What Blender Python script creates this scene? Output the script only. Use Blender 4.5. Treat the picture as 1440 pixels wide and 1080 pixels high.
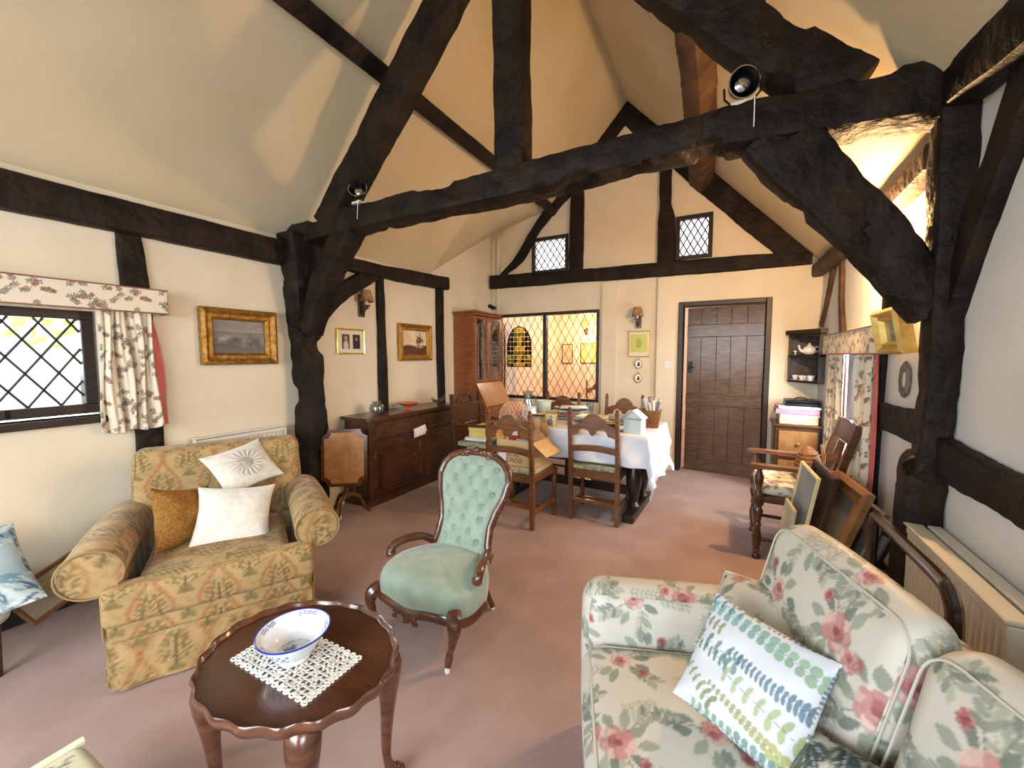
import bpy, bmesh, math, random
import numpy as np
from mathutils import Vector, Matrix, noise as mnoise

for o in list(bpy.data.objects): bpy.data.objects.remove(o)
S = bpy.context.scene
COL = S.collection
PI = math.pi
R = math.radians
random.seed(7)
RNG = np.random.RandomState(11)

# ------------------------------------------------------------------ camera
def make_camera():
    F = 565.0; vp = (1030.0, 499.0); vx = 735.0
    dy = Vector((vp[0]-720, vp[1]-540, F)).normalized()
    v = -((vx-720)*(vp[0]-720)+F*F)/(vp[1]-540)
    dz = -Vector((vx-720, v, F)).normalized()
    dx = dy.cross(dz)
    def w(c): return Vector((dx.dot(c), dy.dot(c), dz.dot(c)))
    right, up, back = w(Vector((1,0,0))), w(Vector((0,-1,0))), w(Vector((0,0,-1)))
    cam = bpy.data.cameras.new('camera')
    cam.sensor_fit = 'HORIZONTAL'; cam.sensor_width = 36.0; cam.lens = F/1440*36
    cam.clip_start = 0.02
    o = bpy.data.objects.new('camera', cam); COL.objects.link(o)
    m = Matrix((right, up, back)).transposed().to_4x4(); m.translation = Vector((0,0,1.42))
    o.matrix_world = m
    S.camera = o
make_camera()

# ------------------------------------------------------------------ world, daylight, exposure
S.view_settings.view_transform = 'Standard'
S.view_settings.look = 'None'
S.view_settings.gamma = 1.0
S.view_settings.use_curve_mapping = False
S.view_settings.exposure = 0.62
wd = bpy.data.worlds.new('overcast_sky'); S.world = wd
wd.use_nodes = True
bg = wd.node_tree.nodes['Background']
bg.inputs[0].default_value = (0.86, 0.93, 1.0, 1); bg.inputs[1].default_value = 4.5

def area(name, loc, direction, sx, sy, power, color, spread=180):
    l = bpy.data.lights.new(name, 'AREA'); l.shape = 'RECTANGLE'; l.size = sx; l.size_y = sy
    l.energy = power; l.color = color; l.spread = R(spread)
    o = bpy.data.objects.new(name, l); COL.objects.link(o)
    o.location = loc
    o.rotation_euler = Vector(direction).to_track_quat('-Z', 'Y').to_euler()
    return o
DAY = (0.84, 0.93, 1.0)
area('fill_rear_window', (-1.3, -2.40, 1.75), (0,1,-0.75), 2.5, 1.4, 66, DAY, 150)  # fill light through an added rear window, keeps the room bright and even
area('daylight_left_window', (-3.62, 0.3, 1.55), (1,0,-0.6), 1.2, 0.6, 12, DAY, 150)
area('daylight_right_window', (1.08, 3.95, 1.30), (-1,-0.1,-0.55), 1.2, 0.75, 80, DAY, 160)
area('daylight_right_rear_window', (1.10, -0.9, 1.65), (-1,0.15,-0.7), 1.5, 1.0, 26, DAY, 150)

# ------------------------------------------------------------------ materials
def lin(c):
    r = []
    for x in c[:3]:
        x = x/255.0
        r.append(x/12.92 if x <= 0.04045 else ((x+0.055)/1.055)**2.4)
    return (r[0], r[1], r[2], 1.0)
MATS = {}
def pm(name, c1, c2=None, scale=8, stretch=(1,1,1), rough=0.5, bump=0.0, bscale=40, metal=0.0,
       spec=0.5, coat=0.0, sheen=0.0, detail=4, attr=False, emit=None, estr=0.0, lo=0.35, hi=0.65, alpha=1.0, trans=0.0, subsurf=0.0):
    if name in MATS: return MATS[name]
    m = bpy.data.materials.new(name); m.use_nodes = True
    nt = m.node_tree; b = nt.nodes['Principled BSDF']
    tc = nt.nodes.new('ShaderNodeTexCoord')
    mp = nt.nodes.new('ShaderNodeMapping'); mp.inputs['Scale'].default_value = stretch
    nt.links.new(tc.outputs['Object'], mp.inputs['Vector'])
    src = None
    if attr:
        a = nt.nodes.new('ShaderNodeVertexColor'); a.layer_name = 'Col'; src = a.outputs['Color']
        nt.links.new(src, b.inputs['Base Color'])
    else:
        b.inputs['Base Color'].default_value = lin(c1)
        if c2 is not None:
            n = nt.nodes.new('ShaderNodeTexNoise'); n.inputs['Scale'].default_value = scale; n.inputs['Detail'].default_value = detail
            nt.links.new(mp.outputs['Vector'], n.inputs['Vector'])
            rp = nt.nodes.new('ShaderNodeValToRGB')
            rp.color_ramp.elements[0].position = lo; rp.color_ramp.elements[1].position = hi
            rp.color_ramp.elements[0].color = lin(c1); rp.color_ramp.elements[1].color = lin(c2)
            nt.links.new(n.outputs['Fac'], rp.inputs['Fac']); nt.links.new(rp.outputs['Color'], b.inputs['Base Color'])
    b.inputs['Roughness'].default_value = rough
    b.inputs['Metallic'].default_value = metal
    b.inputs['Specular IOR Level'].default_value = spec
    b.inputs['Coat Weight'].default_value = coat
    b.inputs['Coat Roughness'].default_value = 0.15
    b.inputs['Sheen Weight'].default_value = sheen
    b.inputs['Sheen Roughness'].default_value = 0.4
    b.inputs['Transmission Weight'].default_value = trans
    if bump:
        n2 = nt.nodes.new('ShaderNodeTexNoise'); n2.inputs['Scale'].default_value = bscale; n2.inputs['Detail'].default_value = 5
        nt.links.new(mp.outputs['Vector'], n2.inputs['Vector'])
        bp = nt.nodes.new('ShaderNodeBump'); bp.inputs['Strength'].default_value = bump; bp.inputs['Distance'].default_value = 0.02
        nt.links.new(n2.outputs['Fac'], bp.inputs['Height']); nt.links.new(bp.outputs['Normal'], b.inputs['Normal'])
    if emit is not None:
        b.inputs['Emission Color'].default_value = lin(emit); b.inputs['Emission Strength'].default_value = estr
    MATS[name] = m
    return m
def pane_mat(name, tint, gloss=0.08, opac=0.0, col=(255,255,255)):
    if name in MATS: return MATS[name]
    m = bpy.data.materials.new(name); m.use_nodes = True
    nt = m.node_tree; nt.nodes.clear()
    out = nt.nodes.new('ShaderNodeOutputMaterial')
    t = nt.nodes.new('ShaderNodeBsdfTransparent'); t.inputs[0].default_value = lin(tint)
    g = nt.nodes.new('ShaderNodeBsdfGlossy'); g.inputs['Roughness'].default_value = 0.06
    mx = nt.nodes.new('ShaderNodeMixShader'); mx.inputs[0].default_value = gloss
    nt.links.new(t.outputs[0], mx.inputs[1]); nt.links.new(g.outputs[0], mx.inputs[2])
    last = mx
    if opac > 0:
        d = nt.nodes.new('ShaderNodeBsdfTranslucent'); d.inputs[0].default_value = lin(col)
        m2 = nt.nodes.new('ShaderNodeMixShader'); m2.inputs[0].default_value = opac
        nt.links.new(mx.outputs[0], m2.inputs[1]); nt.links.new(d.outputs[0], m2.inputs[2]); last = m2
    nt.links.new(last.outputs[0], out.inputs[0])
    MATS[name] = m
    return m

plaster = pm('cream_plaster', (222,210,186), (216,203,178), 2.5, rough=0.85, bump=0.12, bscale=7, spec=0.2)
plaster_white = pm('white_plaster', (224,223,218), (216,215,209), 2.5, rough=0.85, bump=0.15, bscale=9, spec=0.2)
roof_pl = pm('roof_plaster', (208,192,160), (200,184,150), 1.8, rough=0.9, bump=0.10, bscale=5, spec=0.15)
carpet = pm('pink_brown_carpet', (170,145,138), (156,131,124), 3.0, rough=0.95, bump=0.18, bscale=420, spec=0.05, sheen=0.25)
timber_m = pm('black_oak_timber', (17,12,9), (42,31,23), 6, (1,1,1), rough=0.62, bump=0.9, bscale=20, spec=0.2, detail=8)
timber_br = pm('brown_oak_timber', (56,38,26), (92,66,46), 7, rough=0.68, bump=0.6, bscale=24, spec=0.3, detail=8)
oak_dark = pm('dark_polished_oak', (60,35,21), (92,56,34), 9, (1,1,7), rough=0.30, bump=0.05, bscale=30, spec=0.5, coat=0.25)
oak_mid = pm('mid_oak', (92,56,28), (126,80,42), 10, (1,1,6), rough=0.38, bump=0.06, bscale=30, coat=0.2)
mahog = pm('mahogany', (72,38,24), (102,62,40), 9, (1,1,5), rough=0.22, coat=0.5)
mahog_top = pm('mahogany_top', (66,36,22), (80,46,29), 5, (1,4,1), rough=0.18, coat=0.6)
walnut = pm('walnut_desk', (118,64,30), (146,84,44), 6, (1,1,5), rough=0.35, coat=0.3)
gilt = pm('gilt_frame', (150,104,44), (196,150,74), 30, rough=0.35, metal=0.75, bump=0.5, bscale=90)
gold_thin = pm('gold_leaf', (206,174,92), (226,198,122), 20, rough=0.3, metal=0.7)
brass = pm('aged_brass', (120,92,48), (160,126,70), 30, rough=0.4, metal=0.9)
white_enamel = pm('cream_enamel', (226,220,206), (220,213,198), 4, rough=0.35)
lead_m = pm('lead_came', (34,30,30), (52,48,48), 20, rough=0.5, metal=0.3)
glass_clear = pane_mat('clear_window_glass', (246,250,252), 0.06)
glass_warm = pane_mat('old_window_glass', (250,244,232), 0.07)
glass_frost = pane_mat('bright_old_glass', (214,212,214), 0.06, 0.45, (226,222,216))
crystal = pane_mat('crystal_glass', (236,242,242), 0.22)
black_metal = pm('black_metal', (18,18,19), (34,34,36), 20, rough=0.35, metal=0.6)
chrome = pm('chrome', (200,200,205), rough=0.15, metal=1.0)
velvet = pm('green_velvet', (142,160,144), (158,174,158), 14, rough=0.75, bump=0.06, bscale=60, sheen=0.5, spec=0.15)
cloth_w = pm('white_linen', (212,220,234), (222,229,240), 6, rough=0.85, bump=0.05, bscale=120, spec=0.1)
card = pm('cardboard', (196,158,112), (184,146,100), 9, rough=0.85, spec=0.1)
card_in = pm('cardboard_light', (214,182,138), (206,172,126), 9, rough=0.85, spec=0.1)
china = pm('white_china', (228,230,228), (222,224,222), 4, rough=0.15, coat=0.3)
paper_w = pm('white_paper', (236,236,234), (228,228,226), 12, rough=0.8, spec=0.1)
wicker = pm('wicker', (168,116,66), (118,76,40), 90, rough=0.7, bump=0.8, bscale=120)
fab_attr = pm('printed_fabric', (200,200,200), attr=True, rough=0.8, bump=0.05, bscale=350, spec=0.2, sheen=0.15)
glazed_attr = pm('glazed_chintz', (200,200,200), attr=True, rough=0.5, bump=0.06, bscale=20, spec=0.35)
art_attr = pm('painted_canvas', (200,200,200), attr=True, rough=0.5, spec=0.3)
china_attr = pm('painted_china', (200,200,200), attr=True, rough=0.12, coat=0.4)
lining = pm('pink_lining', (206,112,104), (196,100,94), 8, rough=0.8)
shade_m = pm('parchment_shade', (176,140,92), (120,84,48), 26, rough=0.75, bump=0.2, bscale=60)

# ------------------------------------------------------------------ mesh helpers
def unit(v):
    v = Vector(v); return v.normalized()
class MB:
    def __init__(s): s.v = []; s.f = []
    def add(s, vs, fs, M=None):
        n = len(s.v)
        if M is not None: vs = [tuple(M @ Vector(p)) for p in vs]
        s.v += [tuple(p) for p in vs]
        s.f += [tuple(i+n for i in f) for f in fs]
        return s
    def box(s, x0, x1, y0, y1, z0, z1, bev=0.0, M=None):
        if bev <= 0:
            vs = [(x,y,z) for z in (z0,z1) for y in (y0,y1) for x in (x0,x1)]
            fs = [(0,2,3,1),(4,5,7,6),(0,1,5,4),(2,6,7,3),(0,4,6,2),(1,3,7,5)]
            return s.add(vs, fs, M)
        bm = bmesh.new(); bmesh.ops.create_cube(bm, size=1.0)
        for v in bm.verts:
            v.co = Vector(((x0+x1)/2+v.co.x*(x1-x0), (y0+y1)/2+v.co.y*(y1-y0), (z0+z1)/2+v.co.z*(z1-z0)))
        bmesh.ops.bevel(bm, geom=bm.edges[:], offset=bev, segments=2 if bev > 0.012 else 1, affect='EDGES', profile=0.5)
        bm.verts.index_update()
        s.add([v.co[:] for v in bm.verts], [tuple(v.index for v in f.verts) for f in bm.faces], M)
        bm.free(); return s
    def tube(s, path, r, seg=8, M=None, caps=True, closed=False, sq=(1,1), up=(0,0,1)):
        P = [Vector(p) for p in path]; n = len(P)
        rs = r if isinstance(r, (list, tuple)) else [r]*n
        vs = []; fs = []
        prev = None
        for i in range(n):
            if closed: t = P[(i+1)%n]-P[i-1]
            else: t = P[min(i+1,n-1)]-P[max(i-1,0)]
            t.normalize()
            a = t.cross(Vector(up))
            if a.length < 1e-3: a = t.cross(Vector((1,0,0)))
            a.normalize()
            if prev is not None and a.dot(prev) < 0: a = -a
            prev = a
            b = a.cross(t)
            for k in range(seg):
                an = 2*PI*k/seg+PI/seg
                vs.append(P[i]+a*math.cos(an)*rs[i]*sq[0]+b*math.sin(an)*rs[i]*sq[1])
        m = n if closed else n-1
        for i in range(m):
            j = (i+1) % n
            for k in range(seg):
                l = (k+1) % seg
                fs.append((i*seg+k, i*seg+l, j*seg+l, j*seg+k))
        if caps and not closed:
            fs.append(tuple(range(seg-1,-1,-1))); fs.append(tuple((n-1)*seg+k for k in range(seg)))
        return s.add([tuple(v) for v in vs], fs, M)
    def lathe(s, prof, seg=16, c=(0,0,0), M=None, sx=1.0, sy=1.0, closed=True):
        vs = []; fs = []
        for r, z in prof:
            for k in range(seg):
                a = 2*PI*k/seg
                vs.append((c[0]+math.cos(a)*r*sx, c[1]+math.sin(a)*r*sy, c[2]+z))
        n = len(prof)
        for i in range(n-1):
            for k in range(seg):
                l = (k+1) % seg
                fs.append((i*seg+k, i*seg+l, (i+1)*seg+l, (i+1)*seg+k))
        if closed:
            if prof[0][0] > 1e-5: fs.append(tuple(range(seg-1,-1,-1)))
            if prof[-1][0] > 1e-5: fs.append(tuple((n-1)*seg+k for k in range(seg)))
        return s.add(vs, fs, M)
    def prism(s, poly, d0, d1, axis='y', M=None):
        n = len(poly)
        def mk(p, d):
            return {'x': (d,p[0],p[1]), 'y': (p[0],d,p[1]), 'z': (p[0],p[1],d)}[axis]
        vs = [mk(p,d0) for p in poly]+[mk(p,d1) for p in poly]
        fs = [tuple(range(n)), tuple(range(2*n-1,n-1,-1))]
        for i in range(n):
            j = (i+1) % n
            fs.append((i, i+n, j+n, j))
        return s.add(vs, fs, M)
    def ball(s, c, r, seg=10, sc=(1,1,1), M=None):
        prof = [(math.sin(PI*i/(seg//2))*1.0, -math.cos(PI*i/(seg//2))) for i in range(seg//2+1)]
        prof[0] = (0.001,-1); prof[-1] = (0.001,1)
        vs = []; fs = []
        for q, z in prof:
            for k in range(seg):
                a = 2*PI*k/seg
                vs.append((c[0]+math.cos(a)*q*r*sc[0], c[1]+math.sin(a)*q*r*sc[1], c[2]+z*r*sc[2]))
        for i in range(len(prof)-1):
            for k in range(seg):
                l = (k+1) % seg
                fs.append((i*seg+k, i*seg+l, (i+1)*seg+l, (i+1)*seg+k))
        return s.add(vs, fs, M)
    def build(s, name, mat, parent=None, smooth=False, loc=None, rot=None, ang=42):
        me = bpy.data.meshes.new(name)
        me.from_pydata(s.v, [], s.f)
        bm = bmesh.new(); bm.from_mesh(me); bmesh.ops.recalc_face_normals(bm, faces=bm.faces[:]); bm.to_mesh(me); bm.free()
        return fin(me, name, mat, parent, smooth, loc, rot, ang)
def fin(me, name, mat, parent=None, smooth=False, loc=None, rot=None, ang=42):
    me.materials.append(mat)
    if smooth:
        me.polygons.foreach_set('use_smooth', [True]*len(me.polygons))
        if ang < 179: me.set_sharp_from_angle(angle=R(ang))
    me.update()
    o = bpy.data.objects.new(name, me); COL.objects.link(o)
    if parent is not None: o.parent = parent
    if loc is not None: o.location = loc
    if rot is not None: o.rotation_euler = rot
    return o
def tag(o, label, cat, group=None):
    o['label'] = label; o['category'] = cat
    if group: o['group'] = group
    return o
def thing(name, label, cat, loc=(0,0,0), rz=0, group=None):
    o = bpy.data.objects.new(name, None); COL.objects.link(o)
    o.empty_display_size = 0.1
    o.location = loc; o.rotation_euler = (0,0,rz)
    return tag(o, label, cat, group)
def struct(o): o['kind'] = 'structure'; return o
def dup(root, loc, rz, label=None, group=None):
    r = root.copy(); COL.objects.link(r); r.location = loc; r.rotation_euler = (0,0,rz)
    if label: r['label'] = label
    if group: r['group'] = group
    for ch in list(root.children):
        c = ch.copy(); COL.objects.link(c); c.parent = r
        for g in ch.children:
            d = g.copy(); COL.objects.link(d); d.parent = c
    return r
def frame_mat(loc, xdir, up=(0,0,1)):
    """matrix with local X along xdir, local Z close to up"""
    x = unit(xdir); z = Vector(up); y = z.cross(x).normalized(); z = x.cross(y)
    m = Matrix((x,y,z)).transposed().to_4x4(); m.translation = Vector(loc); return m
def face_mat(loc, normal, up=(0,0,1), roll=0.0):
    """local Z = normal, local Y close to up"""
    z = unit(normal); x = Vector(up).cross(z).normalized(); y = z.cross(x)
    m = Matrix((x,y,z)).transposed().to_4x4() @ Matrix.Rotation(roll,4,'Z'); m.translation = Vector(loc); return m
def lerp(a,b,t): return a+(b-a)*t
def catmull(pts, n):
    P = [Vector(p) for p in pts]; out = []
    P = [P[0]*2-P[1]]+P+[P[-1]*2-P[-2]]
    for i in range(1, len(P)-2):
        for k in range(n):
            t = k/n
            p0,p1,p2,p3 = P[i-1],P[i],P[i+1],P[i+2]
            out.append(0.5*((2*p1)+(p2-p0)*t+(2*p0-5*p1+4*p2-p3)*t*t+(3*p1-p0-3*p2+p3)*t*t*t))
    out.append(P[-2]); return out

# ------------------------------------------------------------------ printed patterns (painted per face corner)
class Tile:
    def __init__(s, w, h, res, base, wrap=True):
        s.w, s.h, s.res, s.wrap = w, h, res, wrap
        s.nx, s.ny = int(w*res), int(h*res)
        s.a = np.ones((s.ny, s.nx, 3), np.float32)*np.array(base, np.float32)
    def _win(s, cx, cy, rad):
        i0, i1 = int((cx-rad)*s.res)-1, int((cx+rad)*s.res)+2
        j0, j1 = int((cy-rad)*s.res)-1, int((cy+rad)*s.res)+2
        I = np.arange(i0,i1); J = np.arange(j0,j1)
        X, Y = np.meshgrid((I+0.5)/s.res-cx, (J+0.5)/s.res-cy)
        return I, J, X, Y
    def _put(s, I, J, m, col, al):
        if s.wrap: ii, jj = I % s.nx, J % s.ny
        else:
            ki = (I>=0)&(I<s.nx); kj = (J>=0)&(J<s.ny)
            m = m[kj][:,ki]; ii, jj = I[ki], J[kj]
            if m.size == 0: return
        sub = s.a[np.ix_(jj,ii)]
        m = (m*al)[...,None]
        s.a[np.ix_(jj,ii)] = sub*(1-m)+np.array(col,np.float32)*m
    def ell(s, cx, cy, rx, ry, ang, col, al=1.0):
        I,J,X,Y = s._win(cx,cy,max(rx,ry))
        c,q = math.cos(ang), math.sin(ang)
        u = (X*c+Y*q)/rx; v = (-X*q+Y*c)/ry
        d = np.sqrt(u*u+v*v); px = 1.0/(s.res*min(rx,ry))
        s._put(I,J,np.clip((1-d)/max(px,1e-3)+0.5,0,1),col,al)
    def leaf(s, x, y, L, W, ang, col, al=1.0):
        cx, cy = x+math.cos(ang)*L/2, y+math.sin(ang)*L/2
        I,J,X,Y = s._win(cx,cy,L*0.55)
        c,q = math.cos(ang), math.sin(ang)
        u = (X*c+Y*q)/(L/2); v = (-X*q+Y*c)/(W/2)
        d = np.abs(v)-(1-u*u)
        m = np.clip(-d*W*0.5*s.res+0.5,0,1)*(np.abs(u)<1)
        s._put(I,J,m,col,al)
    def line(s, x0,y0,x1,y1,wd,col,al=1.0):
        L = math.hypot(x1-x0,y1-y0)
        if L < 1e-6: return
        cx,cy = (x0+x1)/2,(y0+y1)/2
        I,J,X,Y = s._win(cx,cy,L/2+wd)
        ux,uy = (x1-x0)/L,(y1-y0)/L
        t = np.clip(X*ux+Y*uy,-L/2,L/2)
        d = np.hypot(X-t*ux,Y-t*uy)
        s._put(I,J,np.clip((wd/2-d)*s.res+0.5,0,1),col,al)
    def sample(s, u, v):
        return s.a[(np.floor(v*s.res).astype(int) % s.ny), (np.floor(u*s.res).astype(int) % s.nx)]
def vnoise(ny, nx, cells, seed, octs=4):
    rg = np.random.RandomState(seed); out = np.zeros((ny,nx)); amp = 1.0; tot = 0
    for o in range(octs):
        n = cells*2**o; g = rg.rand(n+2,n+2)
        y = np.linspace(0,n,ny,endpoint=False); x = np.linspace(0,n,nx,endpoint=False)
        yi,xi = y.astype(int),x.astype(int); fy=(y-yi)[:,None]; fx=(x-xi)[None,:]
        fy=fy*fy*(3-2*fy); fx=fx*fx*(3-2*fx)
        a=g[np.ix_(yi,xi)];b=g[np.ix_(yi,xi+1)];c=g[np.ix_(yi+1,xi)];d=g[np.ix_(yi+1,xi+1)]
        out += amp*((a*(1-fx)+b*fx)*(1-fy)+(c*(1-fx)+d*fx)*fy); tot += amp; amp *= 0.5
    return out/tot
def L3(c): return lin(c)[:3]
def jit(c, k=0.12, rg=random):
    f = 1+rg.uniform(-k,k); c = L3(c); return (c[0]*f,c[1]*f,c[2]*f)

def rose(t, x, y, r, cols):
    def petal(px,py,a,b,ang,c):
        d = [v*0.62 for v in L3(c)]
        t.ell(px,py,a,b,ang,d,0.75); t.ell(px-0.10*r,py+0.10*r,a*0.86,b*0.84,ang,jit(c,0.10),0.85)
    for k in range(8):
        a = k*2*PI/8+random.uniform(-0.2,0.2); q = r*0.62
        petal(x+math.cos(a)*q, y+math.sin(a)*q, r*0.42, r*0.36, a, cols[random.randrange(2)])
    for k in range(5):
        a = k*2*PI/5+random.random(); q = r*0.32
        petal(x+math.cos(a)*q, y+math.sin(a)*q, r*0.32, r*0.24, a+PI/2, cols[1+random.randrange(2)])
    petal(x, y, r*0.20, r*0.16, 0.5, cols[3])
def sofa_tile():
    random.seed(21)
    t = Tile(0.72, 0.72, 420, L3((198,194,183)))
    greens = [(122,132,118),(140,148,132),(100,114,106),(160,164,148)]
    pinks = [(212,178,170),(190,138,134),(170,104,104),(146,78,80)]
    spots = [(0.10,0.12),(0.45,0.08),(0.28,0.36),(0.62,0.38),(0.08,0.58),(0.42,0.62),(0.66,0.66)]
    for x,y in [(random.random()*0.72,random.random()*0.72) for _ in range(26)]:   # fine sprigs
        a = random.random()*6.28
        for k in range(6):
            px,py = x+math.cos(a)*k*0.016, y+math.sin(a)*k*0.016
            for sgn in (-1,1): t.leaf(px,py,0.026,0.010,a+sgn*0.9,jit(greens[3]),0.75)
        t.line(x,y,x+math.cos(a)*0.1,y+math.sin(a)*0.1,0.003,L3((140,134,108)),0.8)
    for i,(x,y) in enumerate(spots):
        for k in range(9):
            a = k*2*PI/9+random.uniform(-0.25,0.25); d = random.uniform(0.03,0.05)
            t.leaf(x+math.cos(a)*d, y+math.sin(a)*d, random.uniform(0.045,0.065), random.uniform(0.020,0.030), a+random.uniform(-0.4,0.4), jit(greens[random.randrange(3)]), 0.85)
        for k in range(3):
            a = random.random()*6.28
            sx,sy = x+math.cos(a)*0.07, y+math.sin(a)*0.07
            t.line(x,y,sx+math.cos(a)*0.05,sy+math.sin(a)*0.05,0.004,L3((120,116,92)),0.8)
            for q in range(4):
                for sgn in (-1,1):
                    t.leaf(sx+math.cos(a)*q*0.017,sy+math.sin(a)*q*0.017,0.036,0.014,a+sgn*0.8,jit(greens[random.randrange(4)]),0.8)
        big = 0.044 if i % 2 == 0 else 0.032
        rose(t,x,y,big,pinks)
        if i % 2 == 0: rose(t,x+0.058,y-0.03,0.026,pinks)
        rose(t,x-0.06,y+0.055,0.016,pinks[1:]+[pinks[3]])
    return t
def tapestry_tile():
    random.seed(5)
    t = Tile(0.24, 0.30, 420, L3((166,138,94)))
    n = vnoise(t.ny,t.nx,12,3,4)[...,None]
    t.a = (t.a*(0.72+0.55*n)).astype(np.float32)
    red, ol, dk = (146,104,68), (112,98,60), (92,80,50)
    for sgn in (-1,1):                                        # ogee bands between the plants
        pts = [(0.12+sgn*(0.045+0.07*(0.5-0.5*math.cos(2*PI*k/24))), 0.30*k/24) for k in range(25)]
        for a,b in zip(pts,pts[1:]): t.line(a[0],a[1],b[0],b[1],0.020,L3(red),0.35); t.line(a[0],a[1],b[0],b[1],0.005,L3((122,76,44)),0.5)
        for k in range(0,25,2): t.ell(pts[k][0],pts[k][1],0.007,0.007,0,L3((170,120,70)),0.7)
    cx = 0.12
    for (cx,y0) in ((0.12,0.05),(0.0,0.20)):
        t.line(cx,y0,cx,y0+0.15,0.006,L3(dk),0.9)
        for k in range(6):
            yy = y0+0.03+k*0.021; ln = 0.058*(1-k/8)
            for sgn in (-1,1):
                t.line(cx,yy,cx+sgn*ln,yy+0.022,0.004,L3(dk),0.85)
                for q in range(3):
                    t.leaf(cx+sgn*ln*(0.4+0.25*q),yy+0.012+0.004*q,0.024,0.010,(PI/2 if q%2 else (0.5 if sgn>0 else PI-0.5)),jit(ol,0.25),0.85)
        for k in range(8): t.leaf(cx,y0,0.035,0.010,PI*k/7,jit(ol,0.2),0.8)
        for sgn in (-1,1): t.ell(cx+sgn*0.035,y0+0.135,0.012,0.009,0,L3((146,86,48)),0.7)
    return t
def curtain_tile():
    random.seed(9)
    t = Tile(0.40,0.40,900,L3((220,208,186)))
    for k in range(58):
        x,y,a = random.random()*0.4,random.random()*0.4,random.random()*6.28
        c = random.choice([(126,112,98),(106,102,92),(146,118,104),(118,116,98)])
        px,py = x,y
        for q in range(4):
            a += random.uniform(-0.35,0.35)
            nx_,ny_ = px+math.cos(a)*0.010, py+math.sin(a)*0.010
            t.line(px,py,nx_,ny_,0.0035,L3((118,102,86)),0.9)
            for sgn in (-1,1): t.leaf(nx_,ny_,0.019-0.002*q,0.0085,a+sgn*1.0,jit(c,0.2),0.85)
            px,py = nx_,ny_
        if k % 3 == 0:
            for q in range(5): t.ell(px+math.cos(q*1.256)*0.007,py+math.sin(q*1.256)*0.007,0.0065,0.005,q*1.256,jit((158,116,104)),0.9)
            t.ell(px,py,0.004,0.004,0,L3((120,84,70)))
    return t
def eucalyptus_tile(w,h):
    random.seed(33)
    t = Tile(w,h,500,L3((204,208,214)),wrap=False)
    def garland(x0,y0,x1,y1,n,s0,s1,c0,c1,rnd,bend=0.0):
        L = math.hypot(x1-x0,y1-y0); a = math.atan2(y1-y0,x1-x0); px,py = x0,y0
        for k in range(n):
            f = k/(n-1); b = bend*math.sin(PI*f)
            x,y = lerp(x0,x1,f)-math.sin(a)*b, lerp(y0,y1,f)+math.cos(a)*b
            t.line(px,py,x,y,0.0022,L3((120,128,120)),0.9); px,py = x,y
            sz = lerp(s0,s1,f)*random.uniform(0.85,1.1)
            for sgn in (-1,1):
                c = [lerp(c0[i],c1[i],f) for i in range(3)]
                q = a+sgn*(PI/2-0.25)
                t.ell(x+math.cos(q)*sz*0.95,y+math.sin(q)*sz*0.95,sz*(1.0 if rnd else 1.15),sz*(0.85 if rnd else 0.5),q,jit(c,0.15),0.8)
    garland(0.03,0.40,0.45,0.36,13,0.014,0.020,(96,150,150),(128,160,120),True,0.01)
    garland(0.02,0.43,0.14,0.42,4,0.012,0.010,(50,100,120),(70,130,150),False)
    garland(0.02,0.345,0.10,0.335,4,0.012,0.014,(84,84,30),(130,128,56),False)
    garland(0.02,0.24,0.17,0.23,7,0.008,0.016,(30,64,80),(70,120,110),False)
    garland(0.03,0.275,0.2,0.25,5,0.014,0.020,(60,104,92),(90,130,120),False)
    garland(0.17,0.28,0.46,0.25,17,0.010,0.017,(56,92,116),(30,84,112),False,-0.01)
    garland(0.18,0.20,0.44,0.15,7,0.018,0.022,(160,172,130),(150,166,96),False)
    garland(0.01,0.16,0.16,0.08,7,0.012,0.017,(150,158,90),(110,116,50),False)
    garland(0.14,0.135,0.42,0.07,15,0.006,0.015,(128,132,60),(160,160,60),True)
    garland(0.10,0.03,0.42,0.03,12,0.010,0.016,(120,150,110),(70,130,130),True)
    return t
def bigleaf_tile(base, cols, seed):
    random.seed(seed)
    t = Tile(0.4,0.4,300,L3(base))
    for k in range(16):
        x,y,a = random.random()*0.4,random.random()*0.4,random.random()*6.28
        for q in range(7):
            b = a+(q-3)*0.32
            t.leaf(x,y,0.13-0.012*abs(q-3),0.030,b,jit(random.choice(cols),0.15),0.95)
            t.line(x,y,x+math.cos(b)*0.11,y+math.sin(b)*0.11,0.003,L3((232,236,236)),0.8)
    return t

def sample_corner(me, tile, off=(0,0), rot=0.0):
    n = len(me.vertices); co = np.empty(n*3,np.float32); me.vertices.foreach_get('co',co); co = co.reshape(-1,3)
    nl = len(me.loops); li = np.empty(nl,np.int32); me.loops.foreach_get('vertex_index',li)
    npoly = len(me.polygons); nr = np.empty(npoly*3,np.float32); me.polygons.foreach_get('normal',nr); nr = np.abs(nr.reshape(-1,3))
    tot = np.empty(npoly,np.int32); me.polygons.foreach_get('loop_total',tot)
    ax = np.repeat(np.argmax(nr,axis=1),tot)
    p = co[li]
    u = np.where(ax==0,p[:,1],p[:,0]); v = np.where(ax==2,p[:,1],p[:,2])
    if rot: u,v = u*math.cos(rot)-v*math.sin(rot), u*math.sin(rot)+v*math.cos(rot)
    c = tile.sample(u+off[0],v+off[1])
    put_col(me,'CORNER',c)
def put_col(me, dom, c):
    at = me.color_attributes.new('Col','FLOAT_COLOR',dom)
    a = np.ones((len(c),4),np.float32); a[:,:3] = c
    at.data.foreach_set('color',a.ravel())
def np_mesh(name, V, Fq):
    me = bpy.data.meshes.new(name)
    me.from_pydata([tuple(p) for p in V.tolist()], [], [tuple(f) for f in Fq.tolist()]); me.update()
    return me
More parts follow.
